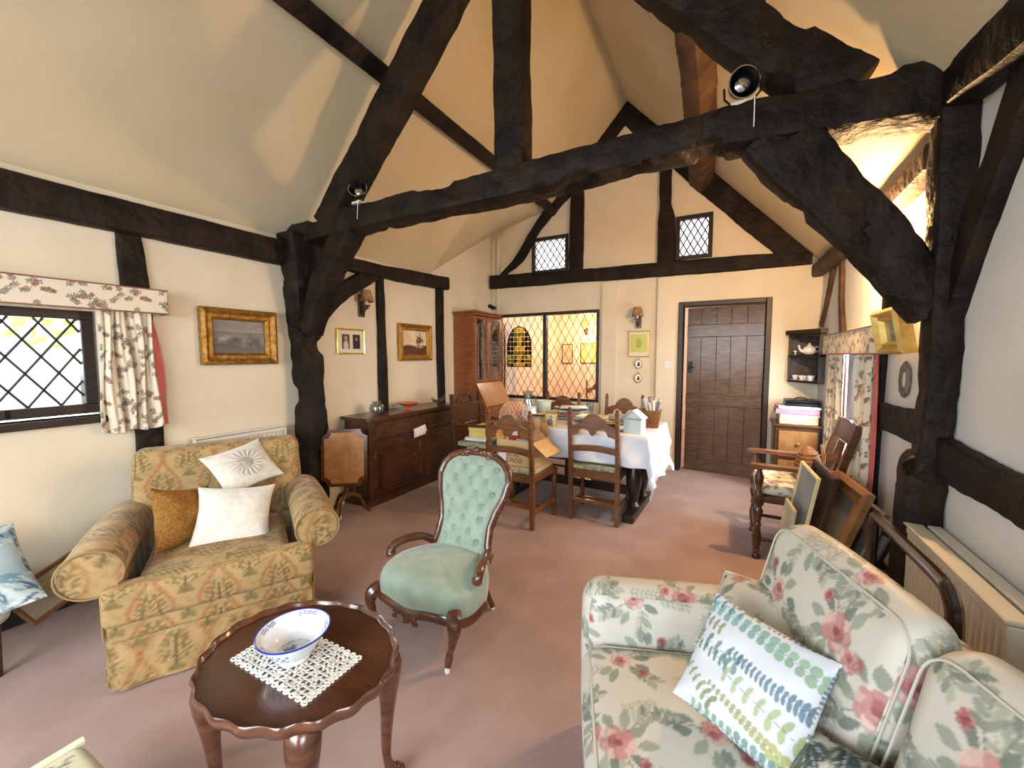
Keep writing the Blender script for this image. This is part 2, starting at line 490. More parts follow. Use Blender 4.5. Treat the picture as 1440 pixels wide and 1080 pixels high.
def rbox(sx, sy, sz, r, step, bulge=(0,0,0), fn=None):
    """soft rounded box centred on the origin; returns verts, quads"""
    s = np.array([sx,sy,sz])/2; r = min(r, s.min()*0.999)
    V = []; F = []; base = 0
    def lin_(n, h):
        t = np.linspace(-1,1,n+1)
        return np.sign(t)*(1-(1-np.abs(t))**1.25)*h
    for ax in range(3):
        a,b = [(1,2),(2,0),(0,1)][ax]
        na = max(4,int(2*s[a]/step)); nb = max(4,int(2*s[b]/step))
        A,B = np.meshgrid(lin_(na,s[a]),lin_(nb,s[b]),indexing='ij')
        for sg in (1,-1):
            P = np.zeros(A.shape+(3,)); P[...,a]=A; P[...,b]=B; P[...,ax]=sg*s[ax]
            V.append(P.reshape(-1,3))
            idx = np.arange((na+1)*(nb+1)).reshape(na+1,nb+1)+base
            q = np.stack([idx[:-1,:-1],idx[1:,:-1],idx[1:,1:],idx[:-1,1:]],-1).reshape(-1,4)
            if sg < 0: q = q[:,::-1]
            F.append(q); base += (na+1)*(nb+1)
    V = np.concatenate(V); F = np.concatenate(F)
    inn = np.clip(V,-(s-r),s-r); d = V-inn; ln = np.linalg.norm(d,axis=1,keepdims=True); ln[ln==0]=1
    key = np.round(V*20000).astype(np.int64)
    _,first,inv = np.unique(key,axis=0,return_index=True,return_inverse=True); inv = inv.ravel()
    V = (inn+d/ln*r)[first]; F = inv[F]
    q = V/s
    for i in range(3):
        if bulge[i]:
            j,k = [(1,2),(2,0),(0,1)][i]
            V[:,i] += bulge[i]*q[:,i]*(1-np.clip(q[:,j],-1,1)**2)*(1-np.clip(q[:,k],-1,1)**2)
    if fn is not None: V = fn(V)
    return V, F
def wrinkle(V, amp, freq, seed):
    rg = np.random.RandomState(seed)
    for k in range(5):
        d = rg.randn(3)*freq; ph = rg.rand()*6.28
        V = V+amp/(k+1.5)*np.sin(V@d+ph)[:,None]*(rg.randn(3)/1.7)[None,:]
    return V
def soft(name, V, F, tile, parent, mat=None, loc=None, rot=None, off=(0,0), trot=0.0, M=None):
    me = np_mesh(name,V,F)
    if tile is not None: sample_corner(me,tile,off,trot)
    o = fin(me,name,mat or fab_attr,parent,True,loc,rot,60)
    if M is not None: o.matrix_local = M
    return o
def pillow(w, h, t, n=60, pinch=0.07, seed=1, wr=0.003, ears=0.0):
    u = np.linspace(-1,1,n+1); U,Vv = np.meshgrid(u,u,indexing='ij')
    prof = ((1-np.abs(U)**2.6)*(1-np.abs(Vv)**2.6)).clip(0,1)**0.62
    X = U*w/2*(1-pinch*(1-Vv**2)*np.abs(U)); Y = Vv*h/2*(1-pinch*(1-U**2)*np.abs(Vv))
    rg = np.random.RandomState(seed); wv = np.zeros_like(U)
    for k in range(6):
        a,b,c = rg.uniform(-9,9),rg.uniform(-9,9),rg.rand()*6.28
        wv += np.sin(U*a+Vv*b+c)/6
    # pucker lines near the corners
    cor = (np.abs(U)*np.abs(Vv))**3
    Z = t/2*prof+wr*3*wv*prof+wr*2*np.sin(14*(np.abs(U)-np.abs(Vv)))*cor*prof**0.3
    top = np.stack([X,Y,Z],-1); bot = np.stack([X,Y,-t/2*prof],-1)
    idx = np.arange((n+1)**2).reshape(n+1,n+1)
    q = np.stack([idx[:-1,:-1],idx[1:,:-1],idx[1:,1:],idx[:-1,1:]],-1).reshape(-1,4)
    border = np.zeros((n+1,n+1),bool); border[0]=border[-1]=True; border[:,0]=border[:,-1]=True
    idx2 = idx+(n+1)**2; idx2[border] = idx[border]
    q2 = np.stack([idx2[:-1,:-1],idx2[:-1,1:],idx2[1:,1:],idx2[1:,:-1]],-1).reshape(-1,4)
    V = np.concatenate([top.reshape(-1,3),bot.reshape(-1,3)]); F = np.concatenate([q,q2])
    used = np.unique(F); remap = -np.ones(len(V),int); remap[used]=np.arange(len(used))
    return V[used], remap[F]
def pillow_piping(w,h,pinch,r,name,mat,parent):
    pts = []
    for k in range(96):
        f = k/24; s = int(f); t = (f-s)*2-1
        u,v = [(t,-1),(1,t),(-t,1),(-1,-t)][s]
        pts.append((u*w/2*(1-pinch*(1-v*v)*abs(u)), v*h/2*(1-pinch*(1-u*u)*abs(v)), 0))
    return MB().tube(pts,r,6,closed=True).build(name,mat,parent,True)
def solid_sheet(G, th):
    """G: (n,m,3) grid -> closed slab of thickness th, offset along the grid normals"""
    n,m,_ = G.shape
    du = np.gradient(G,axis=0); dv = np.gradient(G,axis=1); N = np.cross(du,dv)
    N /= np.maximum(np.linalg.norm(N,axis=2,keepdims=True),1e-9)
    V = np.concatenate([(G+N*th/2).reshape(-1,3),(G-N*th/2).reshape(-1,3)])
    idx = np.arange(n*m).reshape(n,m); o = n*m
    q1 = np.stack([idx[:-1,:-1],idx[1:,:-1],idx[1:,1:],idx[:-1,1:]],-1).reshape(-1,4)
    q2 = q1[:,::-1]+o
    E = []
    for a in (idx[0,:],idx[-1,::-1],idx[::-1,0],idx[:,-1]):
        E.append(np.stack([a[:-1],a[1:],a[1:]+o,a[:-1]+o],-1))
    return V, np.concatenate([q1,q2]+E)
TS, TT, TCU = sofa_tile(), tapestry_tile(), curtain_tile()

# ------------------------------------------------------------------ the room shell
LW, RW, YB, YR = -3.28, 0.80, 5.30, -2.20
RX, RZ, LZ, REZ = -1.24, 4.55, 2.40, 2.36       # ridge and eaves
def holed(axis, d0, d1, u0, u1, z0, z1, holes):
    us = sorted({u0,u1}|{h[0] for h in holes}|{h[1] for h in holes}); us = [u for u in us if u0<=u<=u1]
    m = MB()
    for a,b in zip(us,us[1:]):
        blocks = sorted([(h[2],h[3]) for h in holes if h[0] <= a+1e-6 and h[1] >= b-1e-6])
        z = z0
        for (p,q) in blocks+[(z1,z1)]:
            if p > z+1e-6:
                if axis == 'x': m.box(d0,d1,a,b,z,p)
                else: m.box(a,b,d0,d1,z,p)
            z = max(z,q)
    return m
struct(MB().box(-3.5,1.0,YR-0.2,8.4,-0.12,0.0).build('floor',carpet))
struct(holed('x',LW-0.22,LW,YR,YB,0,2.42,[(-0.35,0.92,1.07,1.68)]).build('wall_left',plaster))
wr = struct(holed('x',RW,RW+0.22,YR,YB+0.1,0,2.42,[(3.30,4.75,0.72,1.46),(-1.65,-0.15,0.95,1.95)]).build('wall_right',plaster_white))
struct(holed('y',YR-0.2,YR,LW-0.2,RW+0.2,0,2.42,[(-2.55,-0.05,0.75,2.25)]).build('wall_rear',plaster))
rg = MB().prism([(LW-0.2,2.42),(RW+0.2,2.42),(RX,RZ+0.15)],YR-0.2,YR,'y').build('wall_rear_gable',plaster); struct(rg)
DOORH = (-0.53,0.31,0.0,2.0)
holes_b = [(-3.14,-1.57,0.78,2.03), DOORH, (-2.55,-2.03,2.60,3.06), (-0.63,-0.26,2.57,3.06)]
struct(holed('y',YB,YB+0.16,LW-0.1,RW+0.12,0,3.2,holes_b).build('wall_back',plaster))
xl = LW+(3.2-LZ)/((RZ-LZ)/(RX-LW))
struct(MB().prism([(LW-0.1,3.2),(RW+0.1,3.2),(RX+0.05,RZ+0.2),(RX-0.05,RZ+0.2)],YB,YB+0.16,'y').build('wall_back_gable',plaster))
# proud plaster face around the doorway and the narrow pilaster beside the glazed screen
struct(holed('y',YB-0.04,YB,-0.83,RW,0,2.36,[DOORH]).build('trim_1',plaster))
struct(MB().box(-1.53,-1.34,YB-0.03,YB,0,2.36).build('trim_2',plaster))
# roof slopes: left is folded up beyond the last bay
def slab(quad, up):
    q = [Vector(p) for p in quad]; u = Vector(up)
    return [tuple(p) for p in q]+[tuple(p+u) for p in q], [(0,1,2,3),(7,6,5,4),(0,4,5,1),(1,5,6,2),(2,6,7,3),(3,7,4,0)]
PX = -2.28; PZ = LZ+(PX-LW)*(RZ-LZ)/(RX-LW)
m = MB()
upv = (-0.05,0,0.12)
m.add(*slab([(LW-0.15,YR-0.2,LZ-0.158),(RX,YR-0.2,RZ),(RX,3.9,RZ),(LW-0.15,3.9,LZ-0.158)],upv))
m.add(*slab([(PX,3.9,PZ),(RX,3.9,RZ),(RX,YB+0.1,RZ),(PX,YB+0.1,PZ)],upv))
struct(m.build('ceiling_left',roof_pl))
m = MB(); n = 12; vs = []; 
for i in range(n+1):
    y = lerp(3.9,YB+0.1,i/n); f = (i/n)
    zl = lerp(LZ,3.28,f)
    for k in range(9):
        g = k/8; x = lerp(LW-0.02,PX,g); vs.append((x,y,lerp(zl,PZ,g)))
fs = [(i*9+k,i*9+k+1,(i+1)*9+k+1,(i+1)*9+k) for i in range(n) for k in range(8)]
N = len(vs); vs2 = vs+[(x,y,z+0.1) for x,y,z in vs]; fs2 = fs+[tuple(reversed([j+N for j in f])) for f in fs]
edge = [k for k in range(9)]+[i*9+8 for i in range(1,n+1)]+[n*9+k for k in range(7,-1,-1)]+[i*9 for i in range(n-1,0,-1)]
for a,b in zip(edge,edge[1:]+edge[:1]): fs2.append((a,b,b+N,a+N))
m.add(vs2,fs2); struct(m.build('ceiling_fold',roof_pl,smooth=True))
struct(MB().prism([(3.85,2.42),(YB,2.42),(YB,3.40)],LW-0.12,LW,'x').build('wall_left_upper',plaster))
m = MB(); m.add(*slab([(RX,YR-0.2,RZ),(RW+0.15,YR-0.2,REZ-0.16),(RW+0.15,YB+0.1,REZ-0.16),(RX,YB+0.1,RZ)],(0.05,0,0.12)))
struct(m.build('ceiling_right',roof_pl))
# dark skirting along the left wall
skirt = pm('black_skirting',(26,20,17),(38,30,24),8,rough=0.6)
struct(MB().box(LW,LW+0.02,YR,2.05,0,0.09,0.004).build('baseboard_left',skirt))
struct(MB().box(-0.83,-0.57,YB-0.055,YB-0.04,0,0.09).build('baseboard_back',plaster))

# ------------------------------------------------------------------ old timbers
def timber(name, label, cat, pts, sizes, side, mat=None, irr=0.012, seed=0, group=None, step=0.045, knots=0):
    """pts: centre line; sizes: (across side, across the other) per point; side: direction of the first size"""
    P = catmull(pts, max(2,int(max((Vector(pts[i+1])-Vector(pts[i])).length for i in range(len(pts)-1))/step)))
    n = len(P); S2 = []
    for i in range(n):
        f = i/(n-1)*(len(sizes)-1); k = min(int(f),len(sizes)-2); t = f-k
        S2.append((lerp(sizes[k][0],sizes[k+1][0],t), lerp(sizes[k][1],sizes[k+1][1],t)))
    o0 = Vector(pts[0]); ring = []
    K = 5                                          # points per side
    for q in range(4):
        for k in range(K):
            t = k/K*2-1
            a,b = [(t,-1),(1,t),(-t,1),(-1,-t)][q]
            l = (abs(a)**7+abs(b)**7)**(1/7.0)
            ring.append((a/l,b/l))
    m = MB(); vs = []; fs = []
    sd = Vector(side).normalized(); nr = len(ring)
    for i,p in enumerate(P):
        t = (P[min(i+1,n-1)]-P[max(i-1,0)]).normalized()
        b = t.cross(sd).normalized(); a = b.cross(t).normalized()
        w,h = S2[i]
        for (u,v) in ring:
            c = p+a*u*w/2+b*v*h/2
            s0 = Vector((seed*3.1,seed*1.7,0))
            nz = mnoise.noise(c*3.0+s0)*0.9+mnoise.noise(c*9.0+s0)*0.6+mnoise.noise(c*26+s0)*0.35
            d = (a*u+b*v).normalized()
            if knots and mnoise.noise(c*5+s0*2) > 0.32: nz -= 1.4
            vs.append(tuple(c+d*nz*irr-o0))
    for i in range(n-1):
        for k in range(nr):
            l = (k+1) % nr
            fs.append((i*nr+k,i*nr+l,(i+1)*nr+l,(i+1)*nr+k))
    fs.append(tuple(range(nr-1,-1,-1))); fs.append(tuple((n-1)*nr+k for k in range(nr)))
    m.add(vs,fs)
    return tag(m.build(name,mat or timber_m,None,True,loc=o0,ang=38),label,cat,group)
Y2 = 2.18
timber('tie_beam','massive rough-hewn dark tie beam spanning the room from wall to wall','beam',
    [(LW+0.005,Y2,2.40),(-2.4,Y2,2.435),(-1.2,Y2,2.425),(-0.4,Y2+0.07,2.475),(0.1,Y2+0.10,2.475),(RW-0.005,Y2+0.15,2.46)],
    [(0.20,0.17),(0.2,0.175),(0.2,0.165),(0.2,0.15),(0.21,0.19),(0.22,0.21)],(0,1,0),irr=0.017,seed=1,knots=1)
timber('king_post','upright dark king post rising from the middle of the tie beam','beam',
    [(-1.19,Y2+0.02,2.50),(-1.20,Y2+0.02,3.2),(-1.21,Y2+0.02,4.22)],[(0.15,0.20),(0.15,0.205),(0.15,0.21)],(0,1,0),irr=0.008,seed=2)
timber('principal_rafter','sloping dark principal rafter above the armchair side of the room','beam',
    [(-2.86,Y2,2.45),(-2.2,Y2,3.10),(-1.32,Y2,4.02)],[(0.18,0.20),(0.18,0.21),(0.18,0.2)],(0,1,0),irr=0.011,seed=3)
timber('principal_rafter','thick ragged-edged principal rafter above the sofa side of the room','beam',
    [(0.40,Y2+0.12,2.53),(-0.2,Y2+0.09,3.13),(-1.12,Y2+0.04,4.06)],[(0.18,0.24),(0.18,0.23),(0.18,0.2)],(0,1,0),irr=0.018,seed=4,knots=1)
timber('timber_post','dark wall post beside the armchair, gnarled and flared at its head','post',
    [(LW+0.10,Y2,0.0),(LW+0.105,Y2,0.7),(LW+0.09,Y2-0.005,1.5),(LW+0.11,Y2-0.01,2.0),(LW+0.12,Y2-0.02,2.40)],
    [(0.21,0.20),(0.19,0.21),(0.20,0.18),(0.26,0.20),(0.34,0.24)],(0,1,0),irr=0.022,seed=5,knots=1)
timber('timber_post','thick black wall post beside the white column radiator','post',
    [(RW-0.065,Y2+0.18,0.0),(RW-0.065,Y2+0.18,0.86),(RW-0.053,Y2+0.13,0.98),(RW-0.05,Y2+0.12,1.6),(RW-0.06,Y2+0.13,2.46)],
    [(0.18,0.13),(0.17,0.13),(0.12,0.10),(0.115,0.10),(0.15,0.12)],(0,1,0),irr=0.014,seed=6)
timber('arched_brace','dark slanting brace from the gnarled post up to the tie beam','beam',
    [(-3.12,Y2-0.01,1.62),(-2.90,Y2-0.01,2.02),(-2.58,Y2-0.01,2.40)],[(0.17,0.16),(0.17,0.19),(0.17,0.21)],(0,1,0),irr=0.009,seed=7)
timber('arched_brace','broad pitted brace from the sofa-side post up to the tie beam','beam',
    [(0.735,Y2+0.15,1.60),(0.46,Y2+0.13,2.0),(0.11,Y2+0.09,2.44)],[(0.15,0.17),(0.15,0.24),(0.15,0.26)],(0,1,0),irr=0.017,seed=8,knots=1)
timber('wall_plate','long straight dark wall plate above the armchair and leaded window','beam',
    [(LW+0.055,YR+0.01,2.25),(LW+0.055,0,2.25),(LW+0.055,2.05,2.25)],[(0.11,0.19)]*3,(1,0,0),irr=0.005,seed=9)
timber('wall_plate','dark wall plate above the sideboard wall','beam',
    [(LW+0.05,2.28,2.28),(LW+0.05,3.1,2.29),(LW+0.05,4.16,2.33)],[(0.10,0.12),(0.1,0.13),(0.1,0.16)],(1,0,0),irr=0.008,seed=10)
timber('wall_stud','dark upright wall stud behind the floral curtain','post',
    [(LW+0.012,1.11,0.09),(LW+0.012,1.12,1.0),(LW+0.012,1.10,1.8),(LW+0.012,1.08,2.17)],[(0.03,0.14),(0.03,0.14),(0.03,0.145),(0.03,0.12)],(1,0,0),irr=0.007,seed=11)
timber('wall_stud','slim dark wall stud between the two portrait frame and gilt landscape','post',
    [(LW+0.02,3.09,0.0),(LW+0.02,3.09,1.1),(LW+0.02,3.08,2.24)],[(0.04,0.13),(0.04,0.12),(0.04,0.09)],(1,0,0),irr=0.005,seed=12)
timber('wall_stud','dark wall stud beside the tall bureau bookcase','post',
    [(LW+0.02,4.10,0.0),(LW+0.02,4.06,1.3),(LW+0.02,4.06,2.30)],[(0.04,0.12),(0.04,0.12),(0.04,0.14)],(1,0,0),irr=0.005,seed=13)
timber('wall_brace','dark slanting wall brace rising towards the wall lamp above sideboard','beam',
    [(LW+0.04,2.26,1.68),(LW+0.04,2.58,2.00),(LW+0.04,3.0,2.27)],[(0.07,0.13),(0.07,0.15),(0.07,0.15)],(1,0,0),irr=0.007,seed=14)
timber('purlin','slim dark purlin running the length of the armchair-side roof slope','beam',
    [(PX+0.05,YR+0.01,PZ-0.05),(PX+0.05,1.5,PZ-0.05),(PX+0.05,YB-0.005,PZ-0.05)],[(0.09,0.12)]*3,(0.7,0,-0.7),irr=0.004,seed=15)
timber('purlin','stout reddish brown purlin under the sofa-side roof slope','beam',
    [(-0.27,YR+0.01,3.40),(-0.25,2.4,3.41),(-0.30,3.9,3.42),(-0.38,YB-0.005,3.44)],[(0.20,0.20),(0.21,0.19),(0.2,0.2),(0.22,0.2)],(0.7,0,0.7),mat=timber_br,irr=0.013,seed=16)
YG = YB-0.025
timber('gable_tie_beam','dark horizontal beam across the end gable above the door','beam',
    [(LW+0.03,YG,2.52),(-2.0,YG,2.49),(-1.2,YG,2.47),(0.0,YG,2.45),(0.70,YG,2.43)],[(0.07,0.20),(0.07,0.17),(0.07,0.17),(0.07,0.17),(0.07,0.13)],(0,1,0),irr=0.008,seed=17)
timber('gable_rafter','thin crooked dark gable rafter above the glazed screen','beam',
    [(-3.06,YG,2.60),(-2.75,YG,2.83),(-2.45,YG,3.24),(-1.9,YG,3.76),(-1.19,YG,4.50)],[(0.07,0.06),(0.07,0.13),(0.07,0.12),(0.07,0.17),(0.07,0.17)],(0,1,0),irr=0.009,seed=18)
timber('gable_rafter','thick dark gable rafter sloping down to the corner shelf side','beam',
    [(0.62,YG,2.43),(-0.2,YG,3.28),(-1.25,YG,4.42)],[(0.07,0.24),(0.07,0.25),(0.07,0.22)],(0,1,0),irr=0.010,seed=19)
timber('gable_stud','dark gable stud beside the small lattice window over the screen','post',
    [(-1.90,YG,2.55),(-1.89,YG,3.1),(-1.88,YG,3.84)],[(0.07,0.20),(0.07,0.19),(0.07,0.18)],(0,1,0),irr=0.008,seed=20)
timber('gable_stud','dark gable stud beside the small lattice window over the door','post',
    [(-0.745,YG,2.53),(-0.755,YG,3.05),(-0.77,YG,3.26),(-0.78,YG,3.80)],[(0.07,0.20),(0.07,0.19),(0.07,0.12),(0.07,0.16)],(0,1,0),irr=0.009,seed=21)
timber('wall_plate','brown wall plate over the curtained window in the dining end','beam',
    [(RW-0.05,2.46,2.28),(RW-0.05,3.6,2.25),(RW-0.05,YB-0.05,2.29)],[(0.10,0.12),(0.1,0.12),(0.1,0.13)],(1,0,0),mat=timber_br,irr=0.009,seed=22)
timber('wall_plate','black curved wall plate above the white radiator','beam',
    [(RW-0.06,YR+0.01,2.30),(RW-0.06,1.2,2.33),(RW-0.06,2.22,2.46)],[(0.12,0.16),(0.12,0.16),(0.13,0.18)],(1,0,0),irr=0.008,seed=23)
timber('wall_brace','black curved wall brace rising from the post above the radiator','beam',
    [(RW-0.025,2.34,1.50),(RW-0.025,2.17,1.85),(RW-0.025,1.86,2.32)],[(0.06,0.09),(0.06,0.13),(0.06,0.15)],(1,0,0),irr=0.009,seed=24)
timber('wall_stud','slanting brown wall strut above the corner shelf','post',
    [(RW-0.015,5.12,1.72),(RW-0.015,4.85,2.0),(RW-0.015,4.68,2.22)],[(0.035,0.07),(0.035,0.09),(0.035,0.10)],(1,0,0),mat=timber_br,irr=0.006,seed=25)
timber('wall_stud','crooked brown wall stud above the curtain pelmet','post',
    [(RW-0.015,4.18,1.56),(RW-0.015,4.30,1.85),(RW-0.015,4.36,2.20)],[(0.035,0.11),(0.035,0.08),(0.035,0.10)],(1,0,0),mat=timber_br,irr=0.007,seed=26)
timber('wall_stud','black wall stud between the curtain and the small gilt picture','post',
    [(RW-0.012,3.20,0.0),(RW-0.012,3.19,1.0),(RW-0.012,3.16,1.6),(RW-0.012,3.16,2.22)],[(0.03,0.09),(0.03,0.09),(0.03,0.09),(0.03,0.10)],(1,0,0),irr=0.006,seed=27)
timber('wall_rail','short black wall rail under the oval wall plaque','beam',
    [(RW-0.02,3.15,1.06),(RW-0.02,2.8,1.07),(RW-0.02,2.46,1.08)],[(0.04,0.16),(0.04,0.15),(0.04,0.16)],(1,0,0),irr=0.006,seed=28)
timber('wall_rail','thick black wall rail above the white radiator','beam',
    [(RW-0.03,2.30,1.0),(RW-0.03,1.8,0.985),(RW-0.03,0.6,0.98),(RW-0.03,YR+0.01,0.98)],[(0.06,0.17),(0.06,0.14),(0.06,0.16),(0.06,0.16)],(1,0,0),irr=0.011,seed=29)

# ------------------------------------------------------------------ leaded windows
def clip_poly(poly, w, h):
    def clip(ps, f, inter):
        out = []
        for i in range(len(ps)):
            a,b = ps[i-1],ps[i]
            if f(b):
                if not f(a): out.append(inter(a,b))
                out.append(b)
            elif f(a): out.append(inter(a,b))
        return out
    def ix(c): return lambda a,b: (c, a[1]+(b[1]-a[1])*(c-a[0])/(b[0]-a[0]))
    def iy(c): return lambda a,b: (a[0]+(b[0]-a[0])*(c-a[1])/(b[1]-a[1]), c)
    for f,i in ((lambda p:p[0]>=0,ix(0)),(lambda p:p[0]<=w,ix(w)),(lambda p:p[1]>=0,iy(0)),(lambda p:p[1]<=h,iy(h))):
        if len(poly) < 3: return []
        poly = clip(poly,f,i)
    return poly
def area2(p): return abs(sum(p[i-1][0]*p[i][1]-p[i][0]*p[i-1][1] for i in range(len(p))))/2
def leaded(parent, O, U, w, h, dw, dh, mat, lead=0.007, th=0.003, off=(0,0)):
    """lattice of diamond panes in the plane spanned by U and Z starting at O (lower corner)"""
    O = Vector(O); U = Vector(U).normalized(); Z = Vector((0,0,1)); N = U.cross(Z)
    shared = None
    i0 = -1
    for i in range(-1,int(w/dw*2)+3):
        for j in range(-1,int(h/dh*2)+3):
            if (i+j) % 2: continue
            cx,cy = i*dw/2+off[0], j*dh/2+off[1]
            g = 0.94
            pol = [(cx-dw/2*g,cy),(cx,cy-dh/2*g),(cx+dw/2*g,cy),(cx,cy+dh/2*g)]
            full = all(0<=p[0]<=w and 0<=p[1]<=h for p in pol)
            pol = pol if full else clip_poly(pol,w,h)
            if len(pol) < 3 or area2(pol) < dw*dh*0.02: continue
            if full and shared is not None:
                o = bpy.data.objects.new('pane',shared); COL.objects.link(o); o.parent = parent
                o.location = O+U*cx+Z*cy; continue
            c = O+U*cx+Z*cy
            pts = [U*(p[0]-cx)+Z*(p[1]-cy) for p in pol]
            n = len(pts)
            mm = MB(); mm.add([tuple(p-N*th/2) for p in pts]+[tuple(p+N*th/2) for p in pts],
                [tuple(range(n)),tuple(range(2*n-1,n-1,-1))]+[(k,(k+1)%n,(k+1)%n+n,k+n) for k in range(n)])
            o = mm.build('pane',mat,parent,loc=c)
            if full: shared = o.data
    m = MB()
    sl = dh/dw
    for sgn in (1,-1):
        for k in range(-40,80):
            c = (2*k+1)*dh/2+off[1]-sgn*sl*off[0]
            pts = []
            for x in (0,w):
                y = sgn*sl*x+c
                if 0 <= y <= h: pts.append((x,y))
            for y in (0,h):
                x = (y-c)/(sgn*sl)
                if 0 < x < w: pts.append((x,y))
            if len(pts) < 2: continue
            pts.sort(); a,b = pts[0],pts[-1]
            if math.hypot(a[0]-b[0],a[1]-b[1]) < 0.01: continue
            m.tube([tuple(O+U*a[0]+Z*a[1]),tuple(O+U*b[0]+Z*b[1])],lead/2,6)
    m.build('lead_lattice',lead_m,parent)
def framebars(x0,x1,z0,z1,t,d0,d1,bev=0.004):
    m = MB()
    m.box(x0-t,x1+t,d0,d1,z1,z1+t,bev); m.box(x0-t,x1+t,d0,d1,z0-t,z0,bev)
    m.box(x0-t,x0,d0,d1,z0,z1,bev); m.box(x1,x1+t,d0,d1,z0,z1,bev)
    return m
win_wood = pm('dark_window_wood',(30,18,13),(48,30,22),8,(1,1,4),rough=0.45)
# left window (axis y): build in a frame where local x -> world y
def swap(m): m.v = [(y,x,z) for x,y,z in m.v]; m.f = [tuple(reversed(f)) for f in m.f]; return m
w1 = thing('window_1','leaded lattice casement window in dark frame under floral pelmet','window',(LW-0.06,0,0)); w1['kind']='structure'
swap(framebars(-0.30,0.855,1.14,1.63,0.055,-0.05,0.03)).build('window_frame',win_wood,w1)
MB().box(-0.04,0.10,-0.36,0.93,1.03,1.07,0.006).build('window_sill',win_wood,w1)
MB().box(0.022,0.034,0.55,0.57,1.095,1.14,0.002).build('catch',black_metal,w1)
leaded(w1,(0,-0.30,1.14),(0,1,0),1.155,0.49,0.125,0.185,glass_clear,0.012)
w2 = thing('window_2','small lattice window high in the gable above the glazed screen','window',(0,YB+0.0,0)); w2['kind']='structure'
framebars(-2.52,-2.06,2.62,3.03,0.045,-0.02,0.05).build('window_frame',win_wood,w2)
leaded(w2,(-2.52,0.02,2.62),(1,0,0),0.46,0.41,0.092,0.137,glass_frost,0.013)
w3 = thing('window_3','small lattice window high in the gable above the plank door','window',(0,YB+0.0,0)); w3['kind']='structure'
framebars(-0.60,-0.29,2.60,3.02,0.045,-0.03,0.05).build('window_frame',win_wood,w3)
leaded(w3,(-0.60,0.02,2.60),(1,0,0),0.31,0.42,0.078,0.14,glass_frost,0.013)
w4 = thing('window_4','wide glazed lattice screen with dark mullion looking into next room','window',(0,YB+0.03,0)); w4['kind']='structure'
framebars(-3.10,-1.61,0.82,1.99,0.04,-0.04,0.05).build('window_frame',win_wood,w4)
MB().box(-2.395,-2.345,-0.035,0.045,0.82,1.99,0.004).build('mullion',win_wood,w4)
leaded(w4,(-3.10,0.0,0.82),(1,0,0),0.705,1.17,0.112,0.205,glass_warm,0.0075)
leaded(w4,(-2.345,0.0,0.82),(1,0,0),0.735,1.17,0.112,0.205,glass_warm,0.0075)
w5 = thing('window_5','narrow window with dark central mullion between the floral curtains','window',(RW+0.08,0,0)); w5['kind']='structure'
swap(framebars(3.34,4.71,0.76,1.42,0.04,-0.04,0.05)).build('window_frame',win_wood,w5)
MB().box(-0.05,0.05,4.05,4.18,0.76,1.42,0.004).build('mullion',win_wood,w5)
MB().box(-0.012,-0.008,3.34,4.05,0.76,1.42).build('pane',glass_clear,w5)
MB().box(-0.012,-0.008,4.18,4.71,0.76,1.42).build('pane',glass_clear,w5)
w6 = thing('window_6','added unseen window in the rear wall for fill light','window',(0,YR-0.1,0)); w6['kind']='structure'  # unseen window added behind the camera to carry the fill light
m = framebars(-2.50,-0.10,0.80,2.20,0.05,-0.04,0.04)
m.build('window_frame',win_wood,w6)
for x in (-1.72,-0.92): MB().box(x,x+0.04,-0.03,0.03,0.80,2.20,0.004).build('mullion',win_wood,w6)
w7 = thing('window_7','garden window in the sofa-side wall','window',(RW+0.1,0,0)); w7['kind']='structure'
swap(framebars(-1.60,-0.20,1.0,1.90,0.05,-0.04,0.04)).build('window_frame',win_wood,w7)

# ------------------------------------------------------------------ plank door
dr = thing('door_1','dark hammered oak plank door with ledges standing slightly ajar','door',(0.308,YB-0.01,0),R(-5)); dr['kind']='structure'
door_m = pm('polished_door_oak',(62,43,29),(98,70,46),7,(1,1,5),rough=0.28,bump=0.45,bscale=24,coat=0.35)
m = MB()
wds = [0.155,0.165,0.15,0.16,0.17]; x = -0.80
for wdt in wds:
    MB().box(x,x+wdt,0.0,0.035,0.008,1.985,0.004).build('plank',door_m,dr); x += wdt
for z0,z1 in ((0.0,0.15),(0.80,0.95),(1.62,1.78)): MB().box(-0.80,0.0,-0.018,0.002,z0+0.012,z1,0.006).build('ledge',door_m,dr)
h = MB(); h.tube([(-0.77,-0.02,1.27),(-0.77,-0.05,1.27),(-0.71,-0.05,1.27)],0.008,6); h.box(-0.785,-0.735,-0.008,0.0,1.20,1.34,0.002)
h.build('latch',black_metal,dr,True)
f = MB()
f.box(-0.585,-0.53,YB-0.06,YB+0.10,0,2.05,0.006); f.box(0.31,0.365,YB-0.06,YB+0.10,0,2.05,0.006); f.box(-0.53,0.31,YB-0.06,YB+0.10,1.995,2.05,0.006)
struct(f.build('door_1_frame',win_wood))

# ------------------------------------------------------------------ next room beyond the screen and door
pinkp = pm('peach_plaster',(236,214,198),(230,206,190),3,rough=0.9)
struct(MB().box(-3.5,1.1,8.2,8.35,0,2.6).build('wall_next_room_far',pinkp))
struct(MB().box(-3.5,-3.35,YB+0.16,8.3,0,2.6).build('wall_next_room_left',pinkp))
struct(MB().box(1.0,1.1,YB+0.16,8.3,0,2.6).build('wall_next_room_right',pinkp))
struct(MB().box(-3.5,1.1,YB+0.16,8.35,2.45,2.6).build('ceiling_next_room',pinkp))
def pt(name, loc, power, color, rad=0.05):
    l = bpy.data.lights.new(name,'POINT'); l.energy = power; l.color = color; l.shadow_soft_size = rad
    o = bpy.data.objects.new(name,l); COL.objects.link(o); o.location = loc; return o

